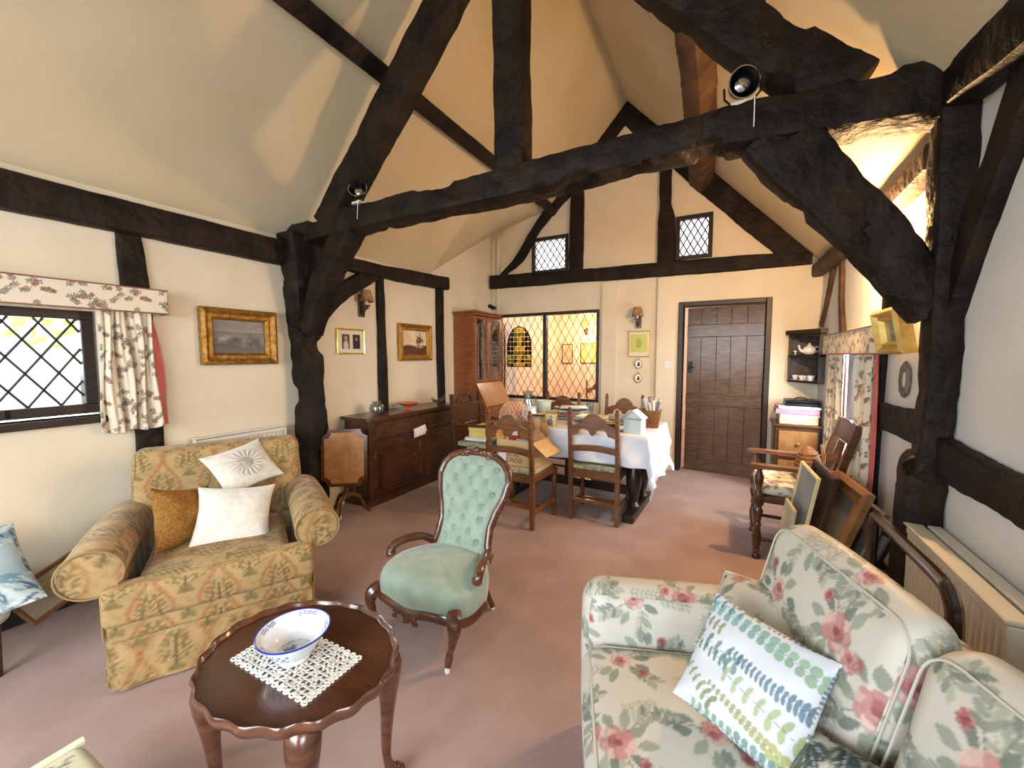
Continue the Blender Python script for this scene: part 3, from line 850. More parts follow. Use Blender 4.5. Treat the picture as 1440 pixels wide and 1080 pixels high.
# ------------------------------------------------------------------ pictures
def art_grid(name, w, h, tile, parent, z=0.0, mat=None, n=90, mz=None):
    nx = n; ny = max(4,int(n*h/w))
    xs = np.linspace(-w/2,w/2,nx+1); ys = np.linspace(-h/2,h/2,ny+1)
    X,Y = np.meshgrid(xs,ys,indexing='ij'); G = np.stack([X,Y,np.full_like(X,z)],-1)
    V,F = solid_sheet(G,0.003)
    me = np_mesh(name,V,F)
    u = (V[:,0]/w+0.5).clip(0,0.9999)*tile.w; v = (V[:,1]/h+0.5).clip(0,0.9999)*tile.h
    put_col(me,'POINT',tile.sample(u,v))
    return fin(me,name,mat or art_attr,parent,False)
def moulding(w, h, prof, mat, parent, name='frame', bumps=0.0):
    """mitred frame: prof = [(inward offset from outer edge, height)]"""
    m = MB(); vs=[]; fs=[]; k = len(prof)
    for sx,sy in ((-1,-1),(1,-1),(1,1),(-1,1)):
        for d,z in prof: vs.append((sx*(w/2-d),sy*(h/2-d),z))
    for i in range(4):
        j = (i+1)%4
        for q in range(k):
            l = (q+1)%k
            fs.append((i*k+q,j*k+q,j*k+l,i*k+l))
    m.add(vs,fs)
    if bumps:
        for s in (-1,1):
            n = int(w/bumps)
            for q in range(n): m.ball((-w/2+(q+0.5)*w/n,s*(h/2-prof[2][0]),prof[2][1]),bumps*0.36,6,(1,0.8,0.6))
            n = int(h/bumps)
            for q in range(n): m.ball((s*(w/2-prof[2][0]),-h/2+(q+0.5)*h/n,prof[2][1]),bumps*0.36,6,(0.8,1,0.6))
    return m.build(name,mat,parent,False)
def picture(name, label, loc, normal, w, h, fw, fmat, tile, depth=0.04, mount=None, bumps=0, cat='picture', roll=0, group=None, up=(0,0,1), arts=None):
    t = thing(name,label,cat,group=group); t.matrix_world = face_mat(loc,normal,up,roll)
    prof = [(0,0.002),(0,depth*0.75),(fw*0.25,depth),(fw*0.55,depth*0.62),(fw*0.8,depth*0.7),(fw,depth*0.35),(fw,0.002)]
    moulding(w,h,prof,fmat,t,bumps=bumps)
    iw,ih = w-2*fw,h-2*fw
    if mount is not None:
        MB().box(-iw/2,iw/2,-ih/2,ih/2,0.004,0.008).build('mount',mount,t)
        for (cx,cy,aw,ah,tl) in arts:
            g = art_grid('print',aw,ah,tl,t,0.011,n=40); g.location = (cx,cy,0)
    else: art_grid('canvas',iw,ih,tile,t,0.008)
    return t
def seascape():
    t = Tile(0.4,0.3,400,L3((90,84,76)),False); n = vnoise(t.ny,t.nx,5,4,5); n2 = vnoise(t.ny,t.nx,9,8,4)
    y = np.linspace(0,1,t.ny)[:,None]
    v = 0.10+0.12*n+0.05*np.sin(y*9+n*6)+0.20*np.clip(n2-0.55,0,1)*2*np.exp(-((y-0.38)/0.13)**2)*2+0.10*(y>0.66)
    t.a = (v[...,None]*np.array([0.95,0.88,0.80])).astype(np.float32)
    t.a += (0.22*np.exp(-((y-0.42)/0.05)**2)*np.clip(n2-0.5,0,1))[...,None]*np.array([1.2,1.0,0.9])
    return t
def landscape():
    t = Tile(0.4,0.3,400,L3((216,190,156)),False); n = vnoise(t.ny,t.nx,5,14,4)
    y = np.linspace(0,1,t.ny)[:,None]; x = np.linspace(0,1,t.nx)[None,:]
    sky = np.array(L3((220,196,164))); gr = np.array(L3((96,54,30))); dk = np.array(L3((60,32,18)))
    hz = 0.34+0.06*np.sin(x*7)+0.10*(n-0.5)
    m = np.clip((hz-y)*14+0.5,0,1)[...,None]
    t.a = (sky*(0.75+0.5*n[...,None])*(1-m)+(gr*(0.5+n[...,None]))*m).astype(np.float32)
    random.seed(3)
    t.line(0.27,0.08,0.28,0.16,0.012,dk)
    for k in range(60): t.ell(0.28+random.gauss(0,0.03),0.18+random.gauss(0,0.028),0.012,0.009,0,jit((86,52,30),0.4),0.8)
    for k in range(30): t.ell(random.random()*0.4,0.08+random.random()*0.03,0.014,0.006,0,jit((70,40,24),0.4),0.8)
    return t
def portrait(c0,c1,face=(176,140,112)):
    t = Tile(0.1,0.16,500,L3(c0),False); n = vnoise(t.ny,t.nx,5,2,3)[...,None]
    t.a = (t.a*(0.7+0.6*n)).astype(np.float32)
    t.ell(0.05,0.035,0.034,0.055,0,L3(c1)); t.ell(0.05,0.115,0.018,0.024,0,L3(c1),0.9); t.ell(0.048,0.108,0.012,0.017,0,L3(face))
    return t
cream_mount = pm('cream_mount',(224,214,190),(218,206,180),6,rough=0.8)
green_mount = pm('green_mount',(196,196,112),(186,188,100),6,rough=0.7)
picture('gilt_painting','wide gilt-framed stormy seascape painting above the radiator behind armchair',(LW+0.003,1.69,1.56),(1,0,0),0.53,0.41,0.085,gilt,seascape(),0.06,bumps=0.022)
picture('portrait_frame','thin gold frame holding two small sepia portraits above sideboard',(LW+0.003,2.70,1.555),(1,0,0),0.33,0.25,0.018,gold_thin,None,0.02,cream_mount,
    arts=[(-0.06,0.0,0.085,0.14,portrait((92,74,60),(196,182,164))),(0.065,0.0,0.085,0.14,portrait((52,44,38),(36,30,28)))])
picture('gilt_painting','ornate gilt-framed sepia landscape with a tree above sideboard',(LW+0.003,3.60,1.57),(1,0,0),0.55,0.42,0.075,gilt,landscape(),0.05,bumps=0.035)
picture('framed_print','thin framed print with a yellow-green mount on the end wall',(-1.05,YB-0.003,1.56),(0,-1,0),0.26,0.33,0.012,gold_thin,None,0.015,cream_mount,
    arts=[(0,0.01,0.20,0.22,(lambda t:(t.ell(0.05,0.08,0.018,0.045,0,L3((150,160,90)),0.8),t)[1])(Tile(0.1,0.16,400,L3((196,198,104)),False)))])
for z,lab in ((1.305,'small round silhouette miniature hanging just below the green print'),(1.125,'small round silhouette miniature, lower of the two below green print')):
    t = thing('miniature',lab,'picture'); t.matrix_world = face_mat((-1.05,YB-0.002,z),(0,-1,0))
    MB().lathe([(0.05,0.0),(0.062,0.004),(0.062,0.012),(0.052,0.015),(0.047,0.006)],24,sx=0.85).build('frame',gold_thin,t,True)
    MB().lathe([(0.047,0.004),(0.047,0.007)],24,sx=0.85).build('backing',paper_w,t)
    q = MB(); q.ball((0,-0.012,0.007),0.02,10,(1,0.8,0.12)); q.ball((0.002,0.012,0.007),0.013,10,(0.9,1.1,0.15)); q.build('silhouette',black_metal,t,True)
    MB().tube([(0,0.062,0.004),(-0.008,0.072,0.004),(0,0.082,0.004),(0.008,0.072,0.004)],0.002,5,closed=True).build('hanging_ring',brass,t)
picture('gilt_picture','small deep gilt-framed picture tilted forward under the lit wall lamp',(RW-0.035,2.83,1.55),(-1,0.0,-0.18),0.38,0.24,0.065,gold_thin,seascape(),0.07)
t = thing('wall_plaque','dark octagonal carved plaque with an oval centre on sofa-side wall','plaque'); t.matrix_world = face_mat((RW-0.002,2.80,1.29),(-1,0,0))
MB().lathe([(0.075,0),(0.085,0.008),(0.078,0.02),(0.04,0.012)],8,sx=0.75,sy=1.15).build('rim',pm('pewter_wood',(86,78,70),(116,106,94),20,rough=0.5,bump=0.3,bscale=80),t)
MB().ball((0,0,0.012),0.032,14,(0.55,1.3,0.25)).build('centre',pm('ivory',(202,190,170)),t,True)

# ------------------------------------------------------------------ curtains, pelmets, radiators
def curtain(name, label, O, U, N, w0, w1, z0, z1, folds, amp, tile, seed, lin_w=0.0, lin_side=1):
    """hanging cloth from z1 to z0; O start at top, U along width, N out of wall"""
    O,U,N = Vector(O),Vector(U).normalized(),Vector(N).normalized()
    n,mz = 150,190; G = np.zeros((n+1,mz+1,3)); uv = np.zeros((n+1,mz+1,2))
    rg = np.random.RandomState(seed); ph = rg.rand()*6
    for i in range(n+1):
        for j in range(mz+1):
            s,f = i/n,j/mz
            w = lerp(w0,w1,f**0.8)
            d = amp*(0.55+0.5*f)*math.sin(s*folds*2*PI+ph+0.5*math.sin(3*f+s*5))+amp*0.4*math.sin(s*folds*4.3*PI+ph*2)
            p = O+U*(s*w+0.01*math.sin(f*5+s*9))+N*d; G[i,j] = (p.x,p.y,lerp(z1,z0+0.008*math.sin(s*11+ph),f)); uv[i,j] = (s*w1*1.7,(z1-z0)*(1-f))
    V,F = solid_sheet(G,0.006); me = np_mesh(name,V,F)
    q = np.concatenate([uv.reshape(-1,2)]*2); put_col(me,'POINT',tile.sample(q[:,0],q[:,1]))
    t = thing(name,label,'curtain',(O.x,O.y,0))
    o = fin(me,'cloth',fab_attr,t,True,ang=180); o.location = (-O.x,-O.y,0)
    if lin_w:
        n2 = 10; G2 = np.zeros((n2+1,mz+1,3))
        for i in range(n2+1):
            for j in range(mz+1):
                f = j/mz; s = 1.0 if lin_side > 0 else 0.0; w = lerp(w0,w1,f**0.8)
                ll = lin_w*(0.25+0.75*math.sin(min(f*1.25,1)*PI*0.72))
                p = O+U*(s*w+lin_side*(ll*i/n2-0.005))-N*(0.012+0.01*math.sin(i/n2*PI))
                G2[i,j] = (p.x,p.y,lerp(z1,z0+0.01,f))
        V,F = solid_sheet(G2,0.004); fin(np_mesh('lining',V,F),'lining',lining,t,True).location = (-O.x,-O.y,0)
    return t
curtain('floral_curtain','short floral curtain with pink lining at the wide lattice window',(LW+0.055,0.90,0),(0,1,0),(1,0,0),0.24,0.27,0.965,1.70,4,0.022,TCU,1,0.055,1)
curtain('floral_curtain','sunlit floral curtain next to the corner shelf',(RW-0.065,3.86,0),(0,1,0),(-1,0,0),0.40,0.48,0.35,1.44,4,0.018,TCU,2,0.06,-1)
curtain('floral_curtain','floral curtain with pink lining behind the wooden armchair, by gilt picture',(RW-0.065,3.13,0),(0,1,0),(-1,0,0),0.26,0.30,0.42,1.44,4,0.018,TCU,3,0.09,-1)
def pelmet(label, x0,x1,y0,y1,z0,z1,dirx):
    t = thing('pelmet',label,'pelmet',((x0+x1)/2,(y0+y1)/2,z0))
    V,F = rbox(x1-x0,y1-y0,z1-z0,0.008,0.0032); V = V+np.array([0,0,(z1-z0)/2])
    soft('board_cover',V,F,TCU,t,off=(0.1,0.1))
    p = MB()
    for z in (0.0,z1-z0): p.tube([(-(x1-x0)/2*1*(1 if dirx>0 else -1),-(y1-y0)/2,z),((x1-x0)/2*(1 if dirx>0 else -1),-(y1-y0)/2,z),((x1-x0)/2*(1 if dirx>0 else -1),(y1-y0)/2,z),(-(x1-x0)/2*(1 if dirx>0 else -1),(y1-y0)/2,z)],0.004,6)
    p.build('piping',pm('rust_piping',(140,84,72),rough=0.8),t)
pelmet('long boxed floral pelmet above the wide lattice window',LW+0.0,LW+0.12,-0.5,1.22,1.685,1.83,1)
pelmet('short boxed floral pelmet above the curtains beside the corner shelf',RW-0.10,RW,3.08,4.45,1.425,1.585,-1)
def radiator(name,label,O,U,N,w,z0,z1,double):
    O,U,N = Vector(O),Vector(U).normalized(),Vector(N).normalized()
    t = thing(name,label,'radiator',(O.x,O.y,0))
    M = Matrix((U,N,Vector((0,0,1)))).transposed().to_4x4()
    for pi,dist in enumerate((0.04,0.105) if double else (0.04,)):
        pitch = 0.033; n = int(w/pitch); poly = []
        for k in range(n):
            x = k*w/n
            for f,d in ((0.0,0),(0.15,0.012),(0.55,0.012),(0.7,0)): poly.append((x+f*w/n,d))
        poly.append((w,0)); back = [(w,-0.008),(0,-0.008)]
        MB().prism([(p[0],p[1]+dist) for p in poly+back],z0+0.03,z1-0.03,'z',M).build('panel',white_enamel,t)
        [MB().box(0,w,dist-0.012,dist+0.016,za,zb,0.005,M).build('header_rail',white_enamel,t) for za,zb in ((z1-0.035,z1-0.005),(z0,z0+0.035))]
    dd = 0.125 if double else 0.06
    [MB().box(xa,xa+0.012,0.015,dd,z0+0.01,z1-0.002,0.003,M).build('end_cap',white_enamel,t) for xa in (-0.012,w)]
    [MB().box(-0.012,w+0.012,ya,yb,z1,z1+0.014,0.004,M).build('top_slat',white_enamel,t) for ya,yb in ((0.012,dd*0.46),(dd*0.56,dd+0.005))]
    [MB().tube([tuple(M@Vector((xa,0.03,0.0))),tuple(M@Vector((xa,0.03,z0+0.02)))],0.009,8).build('pipe',brass,t,True) for xa in (0.05,w-0.05)]
    return t
radiator('radiator','cream panel radiator on the wall behind the tapestry armchair',(LW,1.36,0),(0,1,0),(1,0,0),0.62,0.22,0.84,False)
radiator('radiator','white double panel radiator behind the floral sofa',(RW,2.32,0),(0,-1,0),(-1,0,0),0.76,0.12,0.69,True)

# ------------------------------------------------------------------ wall lamps and spotlights
def sconce(label, loc, N, lit):
    t = thing('wall_lamp',label,'lamp'); t.matrix_world = face_mat(loc,N)
    MB().box(-0.035,0.035,-0.11,0.11,0.0,0.022,0.004).build('back_plate',oak_dark,t)
    b = MB(); b.prism([(0.02,-0.09),(0.04,-0.075),(0.06,-0.045),(0.10,-0.03),(0.10,-0.01),(0.02,-0.01)],-0.014,0.014,'x'); b.v=[(x,z,y) for x,y,z in b.v]; b.build('bracket',oak_dark,t)
    MB().lathe([(0.001,0),(0.035,0.003),(0.04,0.012),(0.016,0.018)],16,M=Matrix.Translation((0,-0.01,0.085))@Matrix.Rotation(-PI/2,4,'X')).build('drip_pan',brass,t,True)
    MB().lathe([(0.012,0),(0.012,0.07),(0.001,0.072)],12,M=Matrix.Translation((0,0.0,0.085))@Matrix.Rotation(-PI/2,4,'X')).build('candle_tube',china,t,True)
    s = MB(); pr = [(0.072,0.0),(0.046,0.115)]
    s.lathe([(0.072,0.0),(0.046,0.115),(0.043,0.115),(0.069,0.0),(0.072,0.0)],20,M=Matrix.Translation((0,0.035,0.085))@Matrix.Rotation(-PI/2,4,'X'),closed=False)
    s.build('shade',pm('lit_shade',(250,196,110),(236,170,84),26,rough=0.8,emit=(255,176,80),estr=1.6) if lit else shade_m,t,True)
    return t
sconce('wooden wall lamp with mottled parchment shade above the two portrait frame',(LW,2.84,1.915),(1,0,0),False)
sconce('wooden wall lamp with parchment shade above the green mounted print',(-1.06,YB,1.87),(0,-1,0),False)
sconce('lit wooden wall lamp glowing orange above the small gilt picture',(RW,3.10,1.87),(-1,0,0),True)
WARM = (1.0,0.60,0.27)
pt('lamp_bulb_sofa_wall',(RW-0.15,3.10,2.07),80,WARM,0.04)
def spot(label, loc, aim):
    t = thing('spotlight',label,'lamp',loc)
    a = Vector(aim).normalized(); Mx = a.to_track_quat('Z','Y').to_matrix().to_4x4(); Mx.translation = Vector((0,0,0.10))
    MB().lathe([(0.012,-0.07),(0.03,-0.065),(0.05,-0.035),(0.062,0.0),(0.066,0.02),(0.062,0.02),(0.056,0.0),(0.04,-0.03),(0.01,-0.045)],20,M=Mx,closed=False).build('reflector',black_metal,t,True)
    MB().lathe([(0.001,-0.04),(0.02,-0.036),(0.033,-0.012),(0.034,0.0),(0.02,0.010),(0.001,0.013)],18,M=Mx).build('bulb',chrome,t,True)
    MB().lathe([(0.064,0.014),(0.069,0.018),(0.069,0.024),(0.064,0.024)],20,M=Mx,closed=False).build('rim',chrome,t,True)
    MB().tube([(-0.075,0,0.10),(-0.072,0,0.05),(-0.04,0,0.015),(0.04,0,0.015),(0.072,0,0.05),(0.075,0,0.10)],0.005,6).build('yoke',black_metal,t,True)
    MB().box(-0.045,0.045,-0.03,0.03,0.0,0.016,0.003).build('mounting_plate',white_enamel,t)
    MB().tube([(0.04,-0.03,0.012),(0.05,-0.05,0.008),(0.05,-0.058,-0.08),(0.05,-0.062,-0.13)],0.0025,5).build('cord',paper_w,t)
    return t
spot('round black spotlight perched on the tie beam near the armchair side',(-2.46,2.14,2.535),(0.35,-0.6,0.25))
spot('round black spotlight with chrome bulb on tie beam near sofa side',(0.0,2.22,2.565),(0.28,-0.75,-0.12))
# small camera on top of the bureau
t = thing('security_camera','small black camera on a white mount on top of the bureau','camera',(-2.98,4.80,2.0))
MB().box(-0.05,0.05,-0.035,0.035,0.07,0.12,0.006,Matrix.Rotation(R(25),4,'Y')).build('body',black_metal,t)
MB().lathe([(0.04,0),(0.04,0.012),(0.012,0.02),(0.010,0.075)],12).build('stand',white_enamel,t,True)

# ------------------------------------------------------------------ tapestry armchair
A = thing('armchair','ochre tapestry armchair with rolled arms and skirted base','armchair',(-2.43,1.12,0),R(-28))
def arm_tile(o,*a): pass
V,F = rbox(0.78,0.76,0.24,0.03,0.008); soft('base',V+np.array([0,0,0.20]),F,TT,A,off=(0.02,0.05))
V,F = rbox(0.62,0.60,0.16,0.05,0.007,(0.012,0.0,0.025)); V = wrinkle(V,0.004,9,3)
soft('seat_cushion',V+np.array([0.115,0,0.375]),F,TT,A,off=(0.0,0.02))
# seat front border spans the arms
V,F = rbox(0.10,0.80,0.17,0.03,0.007,(0.01,0,0)); soft('front_border',V+np.array([0.385,0,0.37]),F,TT,A,off=(0.0,0.27))
V,F = rbox(0.09,0.77,0.09,0.02,0.007); soft('front_rail',V+np.array([0.375,0,0.255]),F,TT,A,off=(0.0,0.1))
# skirt with box pleats at the corners
def skirt_strip(x0,y0,x1,y1,name):
    n = 60; L = math.hypot(x1-x0,y1-y0); nx_,ny_ = (y1-y0)/L,-(x1-x0)/L
    G = np.zeros((n+1,24,3))
    for i in range(n+1):
        s = i/n; pl = -0.018 if (s<0.05 or s>0.95) else 0.0
        for j in range(24):
            f = j/23; d = 0.006+0.022*f+pl*(0.3+0.7*f)+0.004*math.sin(s*25)*f
            G[i,j] = (lerp(x0,x1,s)+nx_*d,lerp(y0,y1,s)+ny_*d,lerp(0.225,0.012,f))
    V,F = solid_sheet(G,0.008); soft(name,V,F,TT,A,off=(0.05,0.02))
skirt_strip(0.40,-0.385,0.40,0.385,'skirt'); skirt_strip(-0.39,-0.385,0.40,-0.385,'skirt'); skirt_strip(0.40,0.385,-0.39,0.385,'skirt')
def rolled_arm(sg):
    # section in (y,z): scroll above an upright panel, swept along x
    sec = []
    for k in range(22):
        a = R(-110+k*15); sec.append((sg*(0.425+0.105*math.cos(a)),0.515+0.10*math.sin(a)))
    sec += [(sg*0.345,0.46),(sg*0.335,0.30),(sg*0.335,0.22),(sg*0.40,0.22),(sg*0.40,0.42)]
    n = len(sec); xs = np.concatenate([[-0.36],np.linspace(-0.355,0.375,60),[0.39]]); G=[]
    for x in xs:
        f = (x+0.36)/0.75
        for (y,z) in sec: 
            sc = 1.0 if -0.36 < x < 0.39 else 0.94
            yy = sg*0.40+(y-sg*0.40)*sc; zz = 0.45+(z-0.45)*sc
            G.append((x,yy,zz+0.022*math.sin(f*PI*0.9)))
    G = np.array(G); m=len(xs); fs=[]
    for i in range(m-1):
        for k in range(n):
            l=(k+1)%n; fs.append((i*n+k,i*n+l,(i+1)*n+l,(i+1)*n+k))
    cy_,cz_=sg*0.40,0.45; rr_=8; Gl=G.tolist(); base_=len(Gl)
    lastr=[(m-1)*n+k for k in range(n)]
    for q_ in range(1,rr_):
        f_=1-q_/rr_; cur=[]
        for k in range(n):
            p_=Gl[(m-1)*n+k]; cz2=0.50 if p_[2]>0.40 else 0.40
            Gl.append((p_[0]+0.006*(1-f_),cy_+(p_[1]-cy_)*f_,cz2+(p_[2]-cz2)*f_)); cur.append(len(Gl)-1)
        for k in range(n): l=(k+1)%n; fs.append((lastr[k],lastr[l],cur[l],cur[k]))
        lastr=cur
    mb = MB(); mb.add(Gl,fs+[tuple(range(n-1,-1,-1)),tuple(lastr)])
    me = bpy.data.meshes.new('arm'); 
    bm = bmesh.new(); vv=[bm.verts.new(p) for p in mb.v]
    for f in mb.f: bm.faces.new([vv[i] for i in f])
    bmesh.ops.recalc_face_normals(bm,faces=bm.faces[:]); bmesh.ops.subdivide_edges(bm,edges=[e for e in bm.edges if e.calc_length()>0.02],cuts=1,use_grid_fill=True); bm.to_mesh(me); bm.free()
    sample_corner(me,TT,(0.03,0.1)); fin(me,'arm',fab_attr,A,True,ang=50)
    # scroll front facing
    q = [(y,z) for (y,z) in sec]
    ring=[(0.395,y,z+0.006) for y,z in q]
    MB().tube(ring,0.004,6,closed=True).build('arm_piping',pm('ochre_piping',(146,120,80),rough=0.85),A,True)
rolled_arm(1); rolled_arm(-1)
def back_fn(V):
    V = V.copy(); V[:,0] -= 0.16*(V[:,2]+0.29)/0.58*0.7
    return wrinkle(V,0.004,7,5)
V,F = rbox(0.17,0.84,0.60,0.055,0.008,(0.02,0,0),back_fn); soft('backrest',V+np.array([-0.30,0,0.585]),F,TT,A,off=(0.04,0.22))
for y in (-0.34,0.34):
    for x in (-0.34,0.34): MB().lathe([(0.018,0),(0.024,0.06),(0.026,0.09)],10,c=(x,y,0)).build('foot',oak_dark,A,True)
plush = pm('white_plush',(222,218,208),(210,205,194),30,rough=0.9,bump=0.12,bscale=120,sheen=0.5,spec=0.1)
tanw = pm('tan_weave',(168,122,62),(128,88,42),110,rough=0.9,bump=0.5,bscale=160,spec=0.1)
def on_chair(p): return A.matrix_basis @ Vector(p)
A_m = Matrix.Translation((-2.43,1.12,0)) @ Matrix.Rotation(R(-28),4,'Z')
def cushion(name,label,P,F_,mat,M,tile=None,cat='cushion',pipe=None,dims=None,off=(0,0)):
    t = thing(name,label,cat); t.matrix_world = M
    soft('cover',P,F_,tile,t,mat,off=off)
    if pipe: pillow_piping(dims[0],dims[1],dims[2],0.0045,'piping',pipe,t)
    return t
V,F = pillow(0.33,0.32,0.13,46,0.12,4,0.005)
cushion('tan_cushion','tan woven cushion slumped against the armchair arm',V,F,tanw,face_mat((-2.475,0.965,0.585),(0.831,0.40,0.30),(-0.296,0.171,0.94)))
V,F = pillow(0.36,0.34,0.13,56,0.11,6,0.003)
cushion('plush_cushion','plain white plush cushion propped on the armchair seat',V,F,plush,face_mat((-2.32,1.128,0.565),(0.70,-0.345,0.62),(-0.517,0.414,0.749)))
V,F = pillow(0.35,0.29,0.10,56,0.10,8,0.002)
dz = cushion('daisy_cushion','white cushion with embroidered daisy lying on top of plush cushion',V,F,plush,face_mat((-2.56,1.31,0.755),(0.758,-0.05,0.649),(-0.62,-0.16,0.76)))
silver = pm('silver_thread',(186,182,170),(160,156,146),60,rough=0.6,bump=0.3,bscale=200)
for k in range(18):
    a = k*2*PI/18
    pth = [(math.cos(a)*r_,math.sin(a)*r_*0.92,0.056-0.38*r_*r_) for r_ in (0.04,0.06,0.08,0.098)]
    MB().tube(pth,[0.003,0.007,0.007,0.003],6,sq=(1,0.5)).build('petal',plush,dz,True)
    MB().tube([(p[0]*1.0+math.sin(a)*0.007,p[1]-math.cos(a)*0.007,p[2]+0.001) for p in pth],0.0012,4).build('stitching',silver,dz)
MB().ball((0,0,0.052),0.034,14,(1,0.92,0.25)).build('daisy_centre',silver,dz,True)

# ------------------------------------------------------------------ green button-back chair
G_ = thing('nursing_chair','pale green velvet button-back chair with carved mahogany frame','chair',(-1.31,1.62,0))
def spoon(z):      # half width of the back at height z
    ks = [(0.30,0.19),(0.38,0.170),(0.46,0.165),(0.54,0.185),(0.62,0.222),(0.70,0.238),(0.76,0.222),(0.80,0.185),(0.825,0.13),(0.838,0.06),(0.84,0.0)]
    for (a,b),(c,d) in zip(ks,ks[1:]):
        if a <= z <= c:
            t = (z-a)/(c-a); t = t; return b+(d-b)*t
    return 0
def back_y(z): return 0.165+0.20*((z-0.30)/0.54)
def tuft():
    n,m = 84,96; V=[]; F=[]
    btn = []
    rows = [0.765,0.70,0.635,0.57,0.505,0.44,0.39]
    for i,zr in enumerate(rows):
        k = 4 if i%2==0 else 3
        if i >= 4: k = 3 if i%2==0 else 2
        wz = 0.105 if i<4 else 0.105
        for q in range(k): btn.append(((q-(k-1)/2)*wz,zr))
    btn = [(x,z) for x,z in btn if abs(x) < spoon(z)-0.035]
    B = np.array(btn)
    z0,z1 = 0.32,0.832
    for j in range(m+1):
        f = j/m; z = z0+(z1-z0)*(1-(1-f)**1.3)
        hw = max(spoon(z)-0.012,0.004)
        for i in range(n+1):
            u = i/n*2-1; x = u*hw
            d = np.hypot(B[:,0]-x,B[:,1]-z)
            edge = max(0.0,1-abs(u)**4)*min(1,(z1-z)/0.05+0.05)
            pit = np.exp(-(d/0.013)**2).max()+0.45*np.exp(-(d/0.034)**2).max()
            # creases along the diamond lattice
            wv = 0.105
            a = ((x/wv)+(z-0.765)/0.13); b = ((x/wv)-(z-0.765)/0.13)
            cr = max(math.exp(-((a+0.5-round(a+0.5))/0.055)**2),math.exp(-((b+0.5-round(b+0.5))/0.055)**2))
            y = back_y(z)-0.058*edge**0.5+0.028*pit+0.008*cr*edge
            V.append((x,y,z))
    for j in range(m):
        for i in range(n): k=j*(n+1)+i; F.append((k,k+1,k+n+2,k+n+1))
    front = len(V)
    for j in range(m+1):
        for i in range(n+1):
            x,y,z = V[j*(n+1)+i]; V.append((x,back_y(z)+0.022,z))
    for j in range(m):
        for i in range(n): k=front+j*(n+1)+i; F.append((k+n+1,k+n+2,k+1,k))
    rim = [i for i in range(n+1)]+[j*(n+1)+n for j in range(1,m+1)]+[m*(n+1)+i for i in range(n-1,-1,-1)]+[j*(n+1) for j in range(m-1,0,-1)]
    for a,b in zip(rim,rim[1:]+rim[:1]): F.append((b,a,a+front,b+front))
    me = np_mesh('back_upholstery',np.array(V),np.array(F)); fin(me,'back_upholstery',velvet,G_,True,ang=80)
    for x,z in btn:
        MB().ball((x,back_y(z)-0.026,z),0.009,8,(1,0.6,1)).build('button',velvet,G_,True)
tuft()
side = []
for k in range(40):
    z = 0.30+0.54*(1-(1-k/39)**1.6); side.append((spoon(z),back_y(z)-0.012,z))
full = [(-x,y,z) for x,y,z in side]+[(x,y,z) for x,y,z in reversed(side[:-1])]
MB().tube(full,0.021,10,sq=(1.0,1.15)).build('back_frame',mahog,G_,True)
for sg in (-1,1):
    pth = catmull([(sg*0.185,0.175,0.33),(sg*0.215,0.10,0.385),(sg*0.25,0.02,0.40),(sg*0.275,-0.05,0.392),(sg*0.285,-0.085,0.365),(sg*0.275,-0.085,0.34)],6)
    MB().tube(pth,[0.024]+[0.022]*(len(pth)-6)+[0.024,0.026,0.027,0.026,0.02],10).build('hip_rail',mahog,G_,True)
c = MB(); random.seed(4)
for k in range(34):
    a = random.uniform(-1,1); z = 0.864-0.055*a*a+random.uniform(-0.014,0.018)
    c.ball((a*0.105,back_y(0.84)-0.030+random.uniform(-0.008,0.006),z),random.uniform(0.009,0.019),8,(1.3,0.7,0.8))
c.build('crest_carving',mahog,G_,True)
# seat
n,m = 64,40; V=[]; F=[]
def seat_out(a):     # outline radius, front wide and back narrow
    ca,sa = math.cos(a),math.sin(a)
    wx = 0.285 if sa < 0 else 0.285-0.10*sa
    e = 2.8
    r = 1/((abs(ca)**e+abs(sa)**e)**(1/e))
    return ca*r*wx, sa*r*0.245-0.025
rings = [(1.0,0.20),(1.01,0.225),(1.015,0.26),(1.0,0.30),(0.96,0.325),(0.88,0.343),(0.7,0.358),(0.45,0.368),(0.2,0.373),(0.02,0.374)]
for s,z in rings:
    for k in range(n):
        x,y = seat_out(2*PI*k/n); V.append((x*s,(y+0.025)*s-0.025,z+(0.012*s*(1 if y<-0.2 else 0))))
for i in range(len(rings)-1):
    for k in range(n): l=(k+1)%n; F.append((i*n+k,i*n+l,(i+1)*n+l,(i+1)*n+k))
mb = MB(); mb.add(V,F+[tuple(range(n-1,-1,-1)),tuple((len(rings)-1)*n+k for k in range(n))])
mb.build('seat',velvet,G_,True,ang=80)
rail = []
for k in range(41):
    a = PI+PI*k/40; x,y = seat_out(a); rail.append((x*1.0,(y+0.025)*1.005-0.025,0.205-0.02*math.cos(k/40*2*PI*1)*1.0+0.012*math.cos(k/40*6*PI)))
MB().tube(rail,0.02,8,sq=(0.8,1.2)).build('seat_rail',mahog,G_,True)
c = MB()
for k in range(22):
    a = random.uniform(-1,1); c.ball((a*0.075,-0.293+0.01*abs(a),0.200+random.uniform(-0.022,0.022)),random.uniform(0.008,0.015),7,(1.2,0.6,0.8))
c.build('rail_carving',mahog,G_,True)
ivory = pm('china_castor',(232,228,220),rough=0.3)
